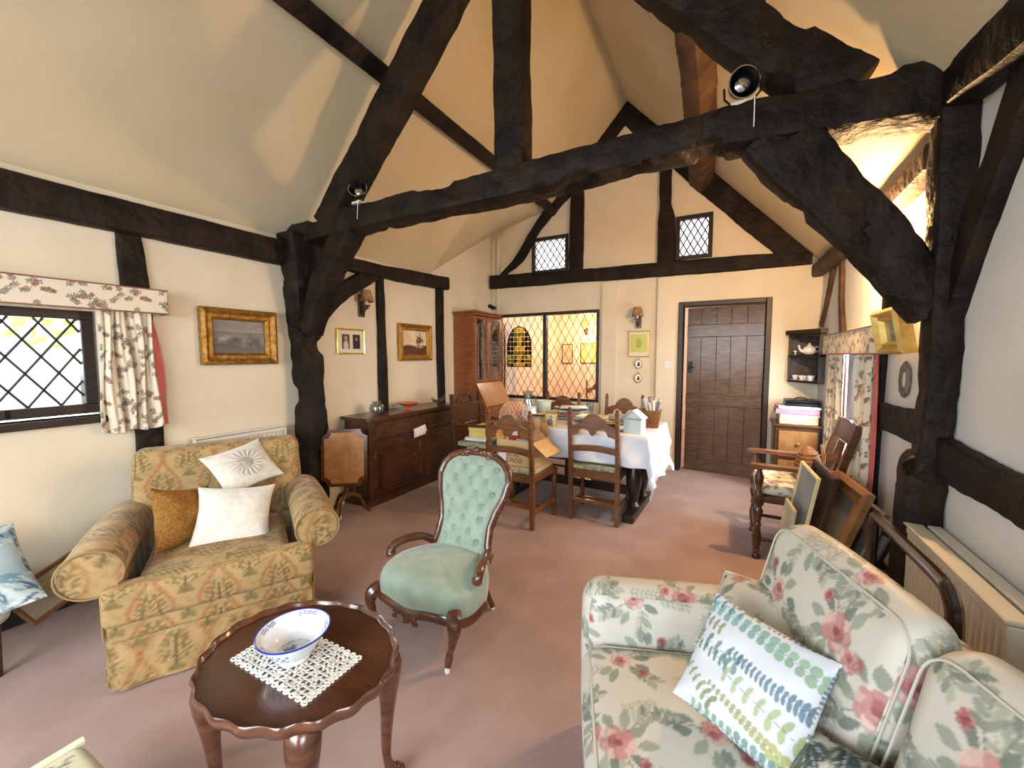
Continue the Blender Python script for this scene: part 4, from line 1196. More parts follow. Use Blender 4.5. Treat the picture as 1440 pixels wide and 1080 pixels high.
for sg in (-1,1):
    pth = catmull([(sg*0.232,-0.205,0.25),(sg*0.262,-0.245,0.20),(sg*0.252,-0.248,0.13),(sg*0.232,-0.242,0.07),(sg*0.236,-0.262,0.022)],5)
    rr = [0.030,0.034,0.037,0.038,0.036,0.033,0.030,0.026,0.023,0.021,0.019,0.018,0.017,0.016,0.016,0.017,0.018,0.018,0.017,0.015,0.013]
    l = MB().tube(pth,rr[:len(pth)],8).build('leg',mahog,G_,True)
    MB().lathe([(0.008,0),(0.012,0.004),(0.012,0.02),(0.008,0.026)],10,c=(sg*0.236,-0.266,0.0)).build('castor',ivory,l,True)
    pth = catmull([(sg*0.15,0.145,0.24),(sg*0.158,0.165,0.15),(sg*0.178,0.215,0.022)],5)
    l = MB().tube(pth,[0.022]*4+[0.018]*4+[0.016]*3,8).build('leg',mahog,G_,True)
    MB().lathe([(0.008,0),(0.012,0.004),(0.012,0.02),(0.008,0.026)],10,c=(sg*0.178,0.217,0.0)).build('castor',ivory,l,True)

# ------------------------------------------------------------------ coffee table, doily and bowl
CT = (-1.165,0.735); TZ = 0.485
K = thing('coffee_table','oval mahogany coffee table with pie-crust edge and cabriole legs','table',(CT[0],CT[1],0),R(4))
n = 144; V=[]; F=[]
def pie(a,s): 
    e = 1+0.018*math.cos(a*20)*max(0,(s-0.9)*10)
    return math.cos(a)*0.320*s*e, math.sin(a)*0.256*s*e
prof = [(0.93,TZ-0.03),(0.985,TZ-0.024),(1.0,TZ-0.010),(1.0,TZ+0.002),(0.985,TZ+0.008),(0.965,TZ+0.004),(0.955,TZ-0.006),(0.945,TZ-0.008)]
for s,z in prof:
    for k in range(n): x,y = pie(2*PI*k/n,s); V.append((x,y,z))
for i in range(len(prof)-1):
    for k in range(n): l=(k+1)%n; F.append((i*n+k,i*n+l,(i+1)*n+l,(i+1)*n+k))
mb=MB(); mb.add(V,F+[tuple(range(n-1,-1,-1))]); mb.build('rim',mahog,K,True,ang=60)
mb=MB(); mb.add([(*pie(2*PI*k/n,0.946),TZ-0.0085) for k in range(n)]+[(*pie(2*PI*k/n,0.946),TZ-0.02) for k in range(n)],[tuple(range(n)),tuple(range(2*n-1,n-1,-1))]+[(k,k+n,(k+1)%n+n,(k+1)%n) for k in range(n)])
mb.build('table_top',mahog_top,K)
MB().lathe([(0.80,TZ-0.085),(0.80,TZ-0.03),(0.77,TZ-0.03),(0.77,TZ-0.085),(0.80,TZ-0.085)],40,sx=0.29,sy=0.228,closed=False).build('apron',mahog,K,True)
for sx,sy in ((-1,-1),(1,-1),(1,1),(-1,1)):
    a = Vector((sx*0.75,sy*0.66,0)).normalized(); b0 = Vector((sx*0.185,sy*0.135,0))
    pth = catmull([b0+Vector((0,0,TZ-0.03)),b0+a*0.035+Vector((0,0,TZ-0.09)),b0+a*0.03+Vector((0,0,0.26)),b0+a*0.022+Vector((0,0,0.10)),b0+a*0.035+Vector((0,0,0.035)),b0+a*0.062+Vector((0,0,0.016))],5)
    rr=[0.040,0.044,0.047,0.047,0.046,0.044,0.040,0.036,0.032,0.028,0.025,0.022,0.02,0.018,0.017,0.015,0.014,0.014,0.015,0.017,0.019,0.022,0.024,0.024,0.022,0.016]
    l = MB().tube(pth,rr[:len(pth)],10).build('leg',mahog,K,True)
    MB().ball((b0.x+a.x*0.055,b0.y+a.y*0.055,0.015),0.026,10,(1.1,1.1,0.56)).build('pad_foot',mahog,l,True)
lace = pm('crochet_cotton',(236,232,222),rough=0.9)
d = MB(); random.seed(8)
hx,hy_,rr = 0.170,0.092,0.0100
for i in range(18):
    for j in range(10):
        x,y = -hx+rr+i*2*(hx-rr)/17, -hy_+rr+j*2*(hy_-rr)/9
        r0 = rr*random.uniform(0.9,1.25)
        d.tube([(x+math.cos(q*PI/4)*r0,y+math.sin(q*PI/4)*r0,0.002) for q in range(8)],0.0025,4,closed=True)
        if (i+j)%3==0: d.tube([(x-r0,y,0.002),(x+r0,y,0.002)],0.0022,4)
        if (i*j)%4==1: d.tube([(x,y-r0,0.002),(x,y+r0,0.002)],0.0022,4)
for k in range(52):
    f = k/13; s=int(f); t=(f-s)*2-1; x,y=[(t,-1),(1,t),(-t,1),(-1,-t)][s]
    d.tube([(x*hx+math.cos(q*PI/3)*0.009,y*hy_+math.sin(q*PI/3)*0.007,0.0022) for q in range(6)],0.0027,4,closed=True)
D = tag(d.build('lace_doily',lace,None,True,loc=(-1.160,0.718,TZ-0.0075),rot=(0,0,R(1))),'oblong white crocheted lace doily under the blue and white bowl','doily')
def bowl_obj():
    t = thing('china_bowl','blue and white china bowl standing on the lace doily','bowl',(-1.168,0.718,TZ-0.003),R(20)); t.scale=(0.9,0.9,0.95)
    prof = [(0.001,0.010),(0.04,0.011),(0.047,0.002),(0.052,0.002),(0.053,0.014),(0.060,0.022),(0.078,0.040),(0.092,0.066),(0.098,0.080),(0.114,0.091),(0.117,0.092),(0.116,0.095),(0.112,0.095),(0.095,0.086),(0.087,0.066),(0.072,0.042),(0.055,0.026),(0.030,0.019),(0.001,0.018)]
    P=[]
    for (a,b),(c,d_) in zip(prof,prof[1:]):
        for k in range(5): P.append((lerp(a,c,k/5),lerp(b,d_,k/5)))
    P.append(prof[-1]); seg=150; V=[]; F=[]; Cc=[]
    bl=np.array(L3((36,52,140))); wh=np.array(L3((226,230,234))); lb=np.array(L3((96,116,186)))
    rg=np.random.RandomState(2); fl=[(rg.rand()*2*PI,rg.uniform(0.004,0.010)) for _ in range(26)]
    T=Tile(0.11,0.11,900,tuple(wh),False); random.seed(2)
    for k in range(10):
        a=random.random()*6.28; q=random.uniform(0.0,0.026)
        for s in range(6): T.leaf(0.055+math.cos(a)*q,0.055+math.sin(a)*q,0.016,0.007,a+s*1.05,jit((34,44,128),0.3),0.85)
    for k in range(60): 
        a=k*2*PI/60; T.line(0.055+math.cos(a)*0.049,0.055+math.sin(a)*0.049,0.055+math.cos(a+0.12)*0.049,0.055+math.sin(a+0.12)*0.049,0.0016,L3((60,76,150)),0.9)
    for i,(r,z) in enumerate(P):
        inner = i > 11*5
        for k in range(seg):
            a=2*PI*k/seg; V.append((r*math.cos(a),r*math.sin(a),z)); col=wh
            if 0.1125<r: col=bl
            elif inner and 0.094<r<0.1075:
                w=math.sin(a*9)*math.sin(a*2.0+1); 
                if math.sin(a*4.5)>0.1 and (math.sin(a*31)*math.cos(r*900)>0.05): col=lb if math.sin(a*47)>0 else bl
            elif inner and r<0.055: col=T.sample(np.array([0.055+r*math.cos(a)]),np.array([0.055+r*math.sin(a)]))[0]
            elif not inner and 0.056<r<0.09 and math.sin(a*3)>0.2 and math.sin(a*23)*math.cos(z*260)>0.2: col=lb
            Cc.append(col)
    for i in range(len(P)-1):
        for k in range(seg): l=(k+1)%seg; F.append((i*seg+k,i*seg+l,(i+1)*seg+l,(i+1)*seg+k))
    me=np_mesh('bowl',np.array(V),np.array(F)); put_col(me,'POINT',np.array(Cc)); fin(me,'bowl',china_attr,t,True,ang=180)
    MB().tube([(0.1145*math.cos(2*PI*k/60),0.1145*math.sin(2*PI*k/60),0.0945) for k in range(60)],0.0025,6,closed=True).build('blue_rim',pm('cobalt',(40,58,150),rough=0.15),t,True)
bowl_obj()

# ------------------------------------------------------------------ floral sofa
SA = math.atan2(-0.35,-0.937); SL = (0.164,0.923)
SO = thing('sofa','cream floral rose-print sofa with loose cushions beside the radiator','sofa',(SL[0],SL[1],0),SA)
V,F = rbox(0.76,1.42,0.26,0.04,0.008); soft('base',V+np.array([0.02,0,0.17]),F,TS,SO,glazed_attr,off=(0.1,0.2))
pip = pm('cream_piping',(192,188,176),rough=0.7)
for i,y in enumerate((-0.272,0.272)):
    V,F = rbox(0.62,0.54,0.15,0.055,0.0048,(0.01,0.0,0.03)); V=wrinkle(V,0.004,8,20+i)
    s_ = soft('seat_cushion',V+np.array([0.115,y,0.36]),F,TS,SO,glazed_attr,off=(0.31+0.2*i,0.11))
    pts=[(0.115+0.29*a,y+0.255*b,0.428) for a,b in [(-1,-1),(1,-1),(1,1),(-1,1)]]
    pp=[]
    for k in range(4):
        p,q=Vector(pts[k]),Vector(pts[(k+1)%4]); pp+= [p.lerp(q,0.08+0.84*j/8) for j in range(9)]
    MB().tube(pp,0.0045,6,closed=True).build('piping',pip,s_,True)
for sg in (-1,1):
    def af(V,sg=sg):
        V=V.copy(); V[:,1]+=sg*0.02*np.clip(V[:,2]/0.2,0,1); return wrinkle(V,0.005,6,31)
    V,F = rbox(0.74,0.17,0.52,0.078,0.0048,(0.01,0.01,0.0),af); soft('arm',V+np.array([0.045,sg*0.635,0.335]),F,TS,SO,glazed_attr,off=(0.2,0.33+sg*0.1))
def bf(V):
    V=V.copy(); u=V[:,1]/0.70; V[:,0]-=0.06*(V[:,2]+0.33)/0.66; V[:,2]+=np.where(V[:,2]>0,-0.16*np.abs(u)**4*V[:,2]/0.33,0); return wrinkle(V,0.004,6,41)
V,F = rbox(0.15,1.40,0.66,0.06,0.006,(0.0,0,0.0),bf); soft('backrest',V+np.array([-0.275,0,0.47]),F,TS,SO,glazed_attr,off=(0.4,0.05))
for i,y in enumerate((-0.325,0.235)):
    def cf(V,i=i,y=y):
        V=V.copy(); V[:,0]-=0.12*(V[:,2]+0.24)/0.48
        return wrinkle(V,0.008,6,50+i)
    V,F = rbox(0.13,0.55,0.46,0.06,0.0042,(0.022,0.0,0.02),cf); s_=soft('back_cushion',V+np.array([-0.145,y,0.645]),F,TS,SO,glazed_attr,off=(0.15+0.37*i,0.62))
    pp=[]
    for sx,sy in ((-1,-1),(1,-1),(1,1),(-1,1)):
        for k in range(6):
            a=math.atan2(sy,sx)-PI/4+k*PI/10; pp.append((-0.145+0.050-0.12*(sy*0.165+math.sin(a)*0.055+0.24)/0.48,y+sx*0.205+math.cos(a)*0.062,0.645+sy*0.160+math.sin(a)*0.062))
    MB().tube(pp,0.003,6,closed=True,up=(1,0,0)).build('piping',pip,s_,True)
for x in (-0.28,0.33):
    for y in (-0.6,0.6): MB().lathe([(0.02,0),(0.026,0.03),(0.028,0.05)],10,c=(x,y,0)).build('foot',oak_dark,SO,True)
V,F = pillow(0.31,0.28,0.11,64,0.06,12,0.003)
cushion('rose_cushion','rose-print cushion with piping tucked behind the eucalyptus cushion',V,F,glazed_attr,face_mat((0.092,1.40,0.60),(-0.46,-0.42,0.78),(0.35,0.80,0.5)),TS,pipe=pip,dims=(0.31,0.28,0.06),off=(0.5,0.5))
V,F = pillow(0.305,0.295,0.085,130,0.05,14,0.002)
EU = eucalyptus_tile(0.48,0.46)
EU.res = 500*0.48/0.315
cushion('eucalyptus_cushion','white cushion printed with blue and green eucalyptus sprigs',V,F,glazed_attr,face_mat((0.065,1.13,0.60),(-0.38,-0.71,0.59),(0.325,0.49,0.81)),EU,off=(0.1575,0.15))
V,F = pillow(0.34,0.34,0.11,70,0.06,15,0.003)
stripe = bigleaf_tile((206,204,190),[(44,72,70),(30,56,66),(90,110,90)],4)
cushion('palm_cushion','white cushion with dark green palm fronds on the sofa seat',V,F,glazed_attr,face_mat((0.20,0.86,0.535),(-0.75,-0.1,0.65),(0.6,0.7,0.5)),stripe,off=(0.1,0.2))

# ------------------------------------------------------------------ sideboard and what stands on it
SB = thing('sideboard','long dark oak sideboard with arched panel doors and two drawers','sideboard',(-3.09,3.235,0))
m = MB(); m.box(-0.17,0.145,-0.645,0.645,0.06,0.81,0.004); m.build('carcass',oak_dark,SB)
m = MB(); m.prism([(-0.18,-0.68),(0.165,-0.68),(0.195,-0.65),(0.195,0.65),(0.165,0.68),(-0.18,0.68)],0.81,0.84,'z'); m.build('top',oak_dark,SB)
m = MB(); m.prism([(-0.175,-0.662),(0.155,-0.662),(0.178,-0.64),(0.178,0.64),(0.155,0.662),(-0.175,0.662)],0.0,0.075,'z'); m.build('plinth',oak_dark,SB)
for y in (-0.625,0.0,0.625): MB().box(0.14,0.165,y-0.025,y+0.025,0.07,0.81,0.004).build('stile',oak_dark,SB)
for z in (0.075,0.585,0.785): MB().box(0.142,0.158,-0.62,0.62,z,z+0.03,0.003).build('rail',oak_dark,SB)
def arch(y0,y1,z0,z1,rise):
    p = [(y0,z0),(y1,z0),(y1,z1-rise)]
    w = y1-y0
    for k in range(1,16):
        f = k/16; s = abs(f-0.5)*2
        z = z1-rise*(0.0 if s<0.45 else ((s-0.45)/0.55)**0.5*0.9) if s>0.6 else z1-rise*0.15*(s/0.6)**2
        p.append((lerp(y1,y0,f),z))
    p.append((y0,z1-rise)); return p
for y0,y1 in ((-0.595,-0.03),(0.03,0.595)):
    d = MB().box(0.145,0.166,y0,y1,0.62,0.78,0.004).build('drawer',oak_dark,SB)
    MB().box(0.164,0.172,y0+0.03,y1-0.03,0.645,0.755,0.004).build('drawer_panel',oak_dark,d)
    for f in (0.25,0.75): MB().lathe([(0.006,0),(0.006,0.012),(0.016,0.018),(0.014,0.026),(0.001,0.029)],12,M=Matrix.Translation((0.17,lerp(y0,y1,f),0.70))@Matrix.Rotation(PI/2,4,'Y')).build('knob',oak_dark,d,True)
    d = MB().box(0.145,0.164,y0,y1,0.11,0.58,0.004).build('door',oak_dark,SB)
    MB().prism(arch(y0+0.075,y1-0.075,0.17,0.53,0.10),0.16,0.172,'x').build('raised_panel',oak_dark,d)
    MB().tube([(0.168,p[0],p[1]) for p in arch(y0+0.065,y1-0.065,0.16,0.54,0.10)],0.007,6,closed=True).build('moulding',oak_dark,d,True)
    MB().lathe([(0.005,0),(0.005,0.012),(0.013,0.017),(0.001,0.024)],10,M=Matrix.Translation((0.164,y1-0.03 if y0<-0.3 else y0+0.03,0.38))@Matrix.Rotation(PI/2,4,'Y')).build('knob',brass,d,True)
    for z in (0.20,0.48): MB().box(0.162,0.168,y0+0.004,y0+0.03,z-0.035,z+0.035,0.002).build('hinge',brass,d)
MB().box(-0.13,-0.005,-0.660,-0.645,0.12,0.74,0.003).build('side_panel',oak_dark,SB); MB().box(0.015,0.125,-0.660,-0.645,0.12,0.74,0.003).build('side_panel',oak_dark,SB)
t = thing('paper_note','folded white paper notice hanging over the sideboard door','paper',(-2.895,3.24,0.665))
MB().box(0.0,0.003,-0.09,0.09,-0.075,0.0,0.0,Matrix.Rotation(R(-12),4,'Y')@Matrix.Rotation(R(8),4,'X')).build('front_leaf',paper_w,t); MB().box(-0.004,-0.001,-0.09,0.09,-0.10,-0.006,0.0,Matrix.Rotation(R(4),4,'X')).build('back_leaf',paper_w,t)
SBZ = 0.84
t = thing('glass_heart_vase','round clear cut-glass vase on the near end of the sideboard','vase',(-3.07,2.82,SBZ))
MB().lathe([(0.03,0),(0.05,0.012),(0.068,0.05),(0.062,0.09),(0.04,0.115),(0.045,0.13),(0.040,0.13),(0.035,0.115),(0.055,0.09),(0.06,0.05),(0.03,0.015),(0.001,0.012)],20).build('vase',crystal,t,True)
q = MB()
for k in range(10):
    for z,r in ((0.035,0.062),(0.065,0.066),(0.09,0.06)): q.ball((math.cos(k*0.628+z*9)*r,math.sin(k*0.628+z*9)*r,z),0.011,6)
q.build('cut_facets',crystal,t,True)
redg = pm('orange_red_glass',(196,74,44),(214,96,60),6,rough=0.12,coat=0.4)
t = thing('red_glass_bowl','orange-red footed glass bowl in the middle of the sideboard','bowl',(-3.06,3.26,SBZ))
MB().lathe([(0.048,0),(0.046,0.006),(0.014,0.014),(0.016,0.022),(0.09,0.048),(0.128,0.072),(0.123,0.072),(0.085,0.053),(0.001,0.028)],28).build('bowl',redg,t,True)
t = thing('glass_dish','clear glass boat dish with curled ends on sideboard far end','dish',(-3.03,3.72,SBZ))
pth = [Vector((math.sin(a)*0.02,a*0.09,0.035+0.05*abs(a)**3)) for a in np.linspace(-1.1,1.1,15)]
G=np.zeros((15,9,3))
for i,a in enumerate(np.linspace(-1.2,1.2,15)):
    for j,b in enumerate(np.linspace(-1,1,9)): G[i,j]=(b*0.055*(1-abs(a/1.3)**2),a*0.10,0.022+0.045*abs(a)**3*0.7+0.03*b*b)
V,F=solid_sheet(G,0.006); fin(np_mesh('dish',V,F),'dish',crystal,t,True)
MB().lathe([(0.035,0),(0.03,0.005),(0.012,0.012),(0.014,0.024)],14).build('foot',crystal,t,True)

# ------------------------------------------------------------------ tilt-top tripod table
TT_ = thing('tripod_table','small tilt-top tripod table with tan tooled leather top tilted upright','table',(-2.92,2.31,0),R(0))
nrm = Vector((0.60,-0.80,0.10)).normalized(); Mx = face_mat((0.01,-0.01,0.54),nrm)
def notch(w,h,c):
    p=[]
    for cx,cy,a0 in ((w/2,-h/2,180),(w/2,h/2,270),(-w/2,h/2,0),(-w/2,-h/2,90)):
        for k in range(5):
            a=R(a0-90*k/4) if True else 0
            p.append((cx+math.cos(a)*c,cy+math.sin(a)*c))
    return p
MB().prism(notch(0.38,0.49,0.055),-0.012,0.004,'z',Mx).build('tilt_top',mahog,TT_)
MB().prism(notch(0.325,0.435,0.055),0.004,0.0065,'z',Mx).build('leather_inset',pm('tan_leather',(176,124,68),(150,100,50),14,rough=0.45,bump=0.1,bscale=60),TT_)
MB().lathe([(0.03,0.16),(0.036,0.19),(0.02,0.24),(0.018,0.36),(0.024,0.42),(0.016,0.50)],14,c=(-0.03,0.035,0)).build('pillar',mahog,TT_,True)
for k in range(3):
    a=R(-60+120*k); d=Vector((math.cos(a),math.sin(a),0)); b=Vector((-0.03,0.035,0))
    MB().tube(catmull([b+d*0.02+Vector((0,0,0.20)),b+d*0.10+Vector((0,0,0.16)),b+d*0.155+Vector((0,0,0.05)),b+d*0.195+Vector((0,0,0.012))],5),[0.02]*6+[0.016]*6+[0.013]*4,8).build('leg',mahog,TT_,True)

# ------------------------------------------------------------------ bureau bookcase
BU = thing('bureau_bookcase','tall walnut bureau bookcase with glazed doors and sloping fall front','bureau',(-3.27,4.70,0))
hy = 0.34
MB().box(0.0,0.50,-hy,hy,0.0,0.06,0.004).build('plinth',walnut,BU)
m=MB(); m.prism([(0.0,0.06),(0.48,0.06),(0.48,0.74),(0.33,1.04),(0.0,1.04)],-hy,hy,'y'); m.build('desk_body',walnut,BU)
m=MB(); m.prism([(0.487,0.745),(0.500,0.752),(0.347,1.05),(0.335,1.042)],-hy+0.02,hy-0.02,'y'); m.build('fall_front',pm('pale_walnut',(170,112,58),(150,94,46),6,(1,4,1),rough=0.35,coat=0.3),BU)
for k,(z0,z1) in enumerate(((0.08,0.28),(0.30,0.50),(0.52,0.71))):
    d=MB().box(0.478,0.494,-hy+0.02,hy-0.02,z0,z1,0.003).build('drawer',walnut,BU)
    for y in (-0.18,0.18): MB().tube([(0.494,y-0.035,(z0+z1)/2),(0.512,y-0.03,(z0+z1)/2-0.015),(0.512,y+0.03,(z0+z1)/2-0.015),(0.494,y+0.035,(z0+z1)/2)],0.004,6).build('drawer_pull',brass,d)
UX=0.32
for nm,b in (('bookcase_side',(0.0,UX,-hy,-hy+0.018,1.04,1.96)),('bookcase_side',(0.0,UX,hy-0.018,hy,1.04,1.96)),('bookcase_back',(0.0,0.012,-hy+0.018,hy-0.018,1.04,1.96)),('bookcase_floor',(0.012,UX,-hy+0.018,hy-0.018,1.04,1.06))):
    MB().box(*b,0.002).build(nm,walnut,BU)
MB().box(-0.0,UX+0.02,-hy-0.015,hy+0.01,1.945,1.975,0.006).build('cornice',walnut,BU); MB().box(-0.0,UX+0.035,-hy-0.03,hy+0.02,1.975,2.0,0.006).build('cornice_cap',walnut,BU)
for z in (1.35,1.64): MB().box(0.012,UX-0.03,-hy+0.018,hy-0.018,z,z+0.014).build('inner_shelf',walnut,BU)
for sg in (-1,1):
    y0,y1=(-hy+0.004,-0.003) if sg<0 else (0.003,hy-0.004)
    d=MB(); d.box(UX,UX+0.02,y0,y0+0.04,1.06,1.935,0.003); d.box(UX,UX+0.02,y1-0.04,y1,1.06,1.935,0.003); d.box(UX,UX+0.02,y0+0.04,y1-0.04,1.06,1.10,0.003); d.box(UX,UX+0.02,y0+0.04,y1-0.04,1.895,1.935,0.003)
    d=d.build('glazed_door',walnut,BU)
    MB().box(UX+0.006,UX+0.010,y0+0.04,y1-0.04,1.10,1.895).build('pane',crystal,d)
    yc=(y0+y1)/2; hw=0.09
    g=MB(); g.tube([(UX+0.014,yc-hw,1.12),(UX+0.014,yc-hw,1.72)]+[(UX+0.014,yc+hw*math.cos(a),1.72+0.12*math.sin(a)) for a in np.linspace(PI,0,13)]+[(UX+0.014,yc+hw,1.12)],0.005,6)
    for z in (1.28,1.50,1.70): g.tube([(UX+0.014,y0+0.04,z),(UX+0.014,yc-hw,z)],0.004,5); g.tube([(UX+0.014,yc+hw,z),(UX+0.014,y1-0.04,z)],0.004,5)
    g.build('glazing_bars',walnut,d,True)
random.seed(12)
bcols=[pm('book_%s'%n,c,rough=0.7) for n,c in (('grey',(120,118,112)),('cream',(196,186,164)),('green',(60,74,60)),('red',(120,48,42)),('blue',(60,74,104)))]
BN={'book_grey':'grey','book_cream':'cream','book_green':'dark green','book_red':'dark red','book_blue':'blue'}
for z in (1.06,1.364,1.654):
    y=-hy+0.03; kb=0
    while y < hy-0.09:
        w=random.uniform(0.03,0.06); hgt=random.uniform(0.17,0.24)
        bm_=random.choice(bcols); kb+=1; b=MB().box(0.03,0.22,0,w-0.002,0,hgt,0.002).build('book',bm_,None,loc=(-3.27,4.70+y,z))
        tag(b,'%s book, %s from the wall stud on the %s bureau bookcase shelf'%(BN[bm_.name],('first','second','third','fourth','fifth','sixth','seventh','eighth','ninth','tenth','eleventh','twelfth','thirteenth','fourteenth','fifteenth','sixteenth','seventeenth','eighteenth')[kb-1],{1.06:'bottom',1.364:'middle',1.654:'top'}[z]),'book','books inside the bureau bookcase'); y+=w

# ------------------------------------------------------------------ dining chairs
def turned(m, x, y, z0, z1, r, M=None):
    L=z1-z0
    pr=[(r*0.9,0),(r,0.04),(r*0.6,0.09),(r*0.95,0.14),(r*0.65,0.17),(r*0.9,0.22),(r*1.1,0.36),(r*0.62,0.52),(r*0.95,0.57),(r*0.65,0.61),(r*1.0,0.72),(r*1.15,0.80),(r*0.75,0.86),(r*1.2,0.90),(r*1.2,1.0)]
    m.lathe([(a,z0+b*L) for a,b in pr],12,c=(x,y,0),M=M); return m
rush = pm('striped_seat_fabric',(196,190,160),(126,128,104),34,(1,4,1),rough=0.85)
def crest_poly(w,zb,zt):
    top=[(0.5,0.30),(0.46,0.42),(0.36,0.50),(0.27,0.56),(0.20,0.78),(0.10,0.95),(0,1.0)]
    bot=[(0.5,-0.06),(0.42,0.0),(0.34,0.02),(0.30,0.22),(0.20,0.34),(0.10,0.24),(0.05,0.08),(0,0.0)]
    def z(f): return lerp(zb,zt,f)
    p=[(x*w,z(f)) for x,f in top]+[(-x*w,z(f)) for x,f in reversed(top[:-1])]
    p+=[(-x*w,z(f)) for x,f in bot]+[(x*w,z(f)) for x,f in reversed(bot[:-1])]
    return p
def dining_chair(label, wood, loc, rz, group):
    t=thing('dining_chair',label,'chair',loc,rz,group)
    for sg in (-1,1):
        pth=[(sg*0.20,0.0,0.0),(sg*0.20,0.0,0.45),(sg*0.20,-0.02,0.70),(sg*0.20,-0.045,0.94)]
        l=MB().tube(pth,[0.024,0.024,0.022,0.021],4,up=(0,1,0)).build('back_post',wood,t)
        MB().lathe([(0.018,0),(0.022,0.01),(0.012,0.02),(0.018,0.034),(0.001,0.048)],10,c=(sg*0.20,-0.046,0.938)).build('finial',wood,l,True)
        turned(MB(),sg*0.215,0.385,0.0,0.43,0.024).build('leg',wood,t,True)
        MB().box(sg*0.208-0.012,sg*0.208+0.012,0.01,0.38,0.12,0.15,0.003).build('side_stretcher',wood,t)
        MB().box(sg*0.208-0.014,sg*0.208+0.014,0.01,0.38,0.385,0.445,0.003).build('side_rail',wood,t)
    MB().prism(crest_poly(0.385,0.75,0.94),-0.052,-0.028,'y').build('crest_rail',wood,t)
    arc=[(x,0.60+0.018*(1-(x/0.19)**2)) for x in np.linspace(-0.19,0.19,11)]
    MB().prism(arc+[(x,z+0.05) for x,z in reversed(arc)],-0.026,-0.006,'y').build('back_slat',wood,t)
    MB().box(-0.19,0.19,-0.012,0.012,0.38,0.445,0.003).build('back_rail',wood,t); MB().box(-0.205,0.205,0.372,0.398,0.385,0.445,0.003).build('front_rail',wood,t)
    MB().box(-0.19,0.19,-0.008,0.014,0.16,0.19,0.003).build('back_stretcher',wood,t); MB().box(-0.20,0.20,0.18,0.20,0.125,0.15,0.003).build('cross_stretcher',wood,t)
    V,F=rbox(0.41,0.385,0.04,0.015,0.03,(0,0,0.012)); soft('seat_pad',V+np.array([0,0.20,0.462]),F,None,t,rush)
    return t
ch=dining_chair('oak ladder-back dining chair in front of the white tablecloth',oak_mid,(-0.995,3.245,0),R(1),'oak ladder-back dining chairs')
dup(ch,(-1.585,2.875,0),R(-2),'oak ladder-back dining chair carrying the open cardboard box')
dup(ch,(-1.78,4.50,0),R(180),'oak dining chair on the far side of the table near the glazed screen')
dup(ch,(-1.05,4.50,0),R(178),'oak dining chair on the far side of the table near the green print')
# carver with solid carved back
cv=thing('carver_chair','dark oak carver chair with arched carved back at the table end','chair',(-2.60,3.74,0),R(-90))
for sg in (-1,1):
    MB().tube([(sg*0.26,0,0),(sg*0.26,0,0.45),(sg*0.26,-0.05,1.0)],0.026,4,up=(0,1,0)).build('back_post',oak_dark,cv)
    turned(MB(),sg*0.265,0.42,0,0.66,0.026).build('leg',oak_dark,cv,True)
    MB().tube(catmull([(sg*0.26,-0.02,0.70),(sg*0.275,0.2,0.68),(sg*0.27,0.47,0.69)],5),0.026,8,sq=(1,0.6)).build('arm',oak_dark,cv,True)
    MB().box(sg*0.26-0.012,sg*0.26+0.012,0.0,0.42,0.12,0.15,0.003).build('side_stretcher',oak_dark,cv)
p=[(-0.25,0.62),(0.25,0.62),(0.25,0.88),(0.20,0.90),(0.16,0.96)]+[(0.13*math.cos(a),0.96+0.075*math.sin(a)) for a in np.linspace(0.2,PI-0.2,9)]+[(-0.16,0.96),(-0.20,0.90),(-0.25,0.88)]
MB().prism(p,-0.05,-0.028,'y').build('back_panel',oak_dark,cv)
for zz in (0.64,0.86): MB().box(-0.25,0.25,-0.028,-0.016,zz,zz+0.02,0.003).build('panel_moulding',oak_dark,cv)
q=MB(); q.tube([(0.075*math.cos(a),-0.024,0.90+0.085*math.sin(a)) for a in np.linspace(0,PI,12)],0.010,6); q.build('carved_arch',oak_dark,cv,True)
q=MB(); q.box(-0.26,0.26,-0.01,0.02,0.38,0.45,0.003); q.build('back_rail',oak_dark,cv); MB().box(-0.25,0.25,0.40,0.43,0.38,0.45,0.003).build('front_rail',oak_dark,cv)
V,F=rbox(0.50,0.42,0.05,0.02,0.03,(0,0,0.01)); soft('seat_pad',V+np.array([0,0.21,0.465]),F,None,cv,rush)
ORD=['lowest','second','third','fourth','fifth','sixth','seventh','eighth','ninth','tenth','eleventh','twelfth','thirteenth','fourteenth','fifteenth','sixteenth','seventeenth']
def box_thing(name,label,cat,mat,loc,dx,dy,dz,rz=0,lid=None,lidh=0.03,group=None):
    t=thing(name,label,cat,loc,rz,group)
    MB().box(-dx/2,dx/2,-dy/2,dy/2,0,dz-(lidh if lid else 0),0.003).build('body',mat,t)
    if lid: MB().box(-dx/2-0.004,dx/2+0.004,-dy/2-0.004,dy/2+0.004,dz-lidh,dz,0.003).build('lid',lid,t)
    return t
yel=pm('yellow_card',(238,216,128),(228,204,112),7,rough=0.75); 
box_thing('magazine_stack','flat stack of white papers under the yellow box','paper',paper_w,(-2.36,3.71,0.502),0.34,0.34,0.035,R(4))
box_thing('yellow_box','yellow lidded cardboard box on the carver chair','box',yel,(-2.36,3.70,0.538),0.24,0.30,0.11,R(3),yel,0.04)

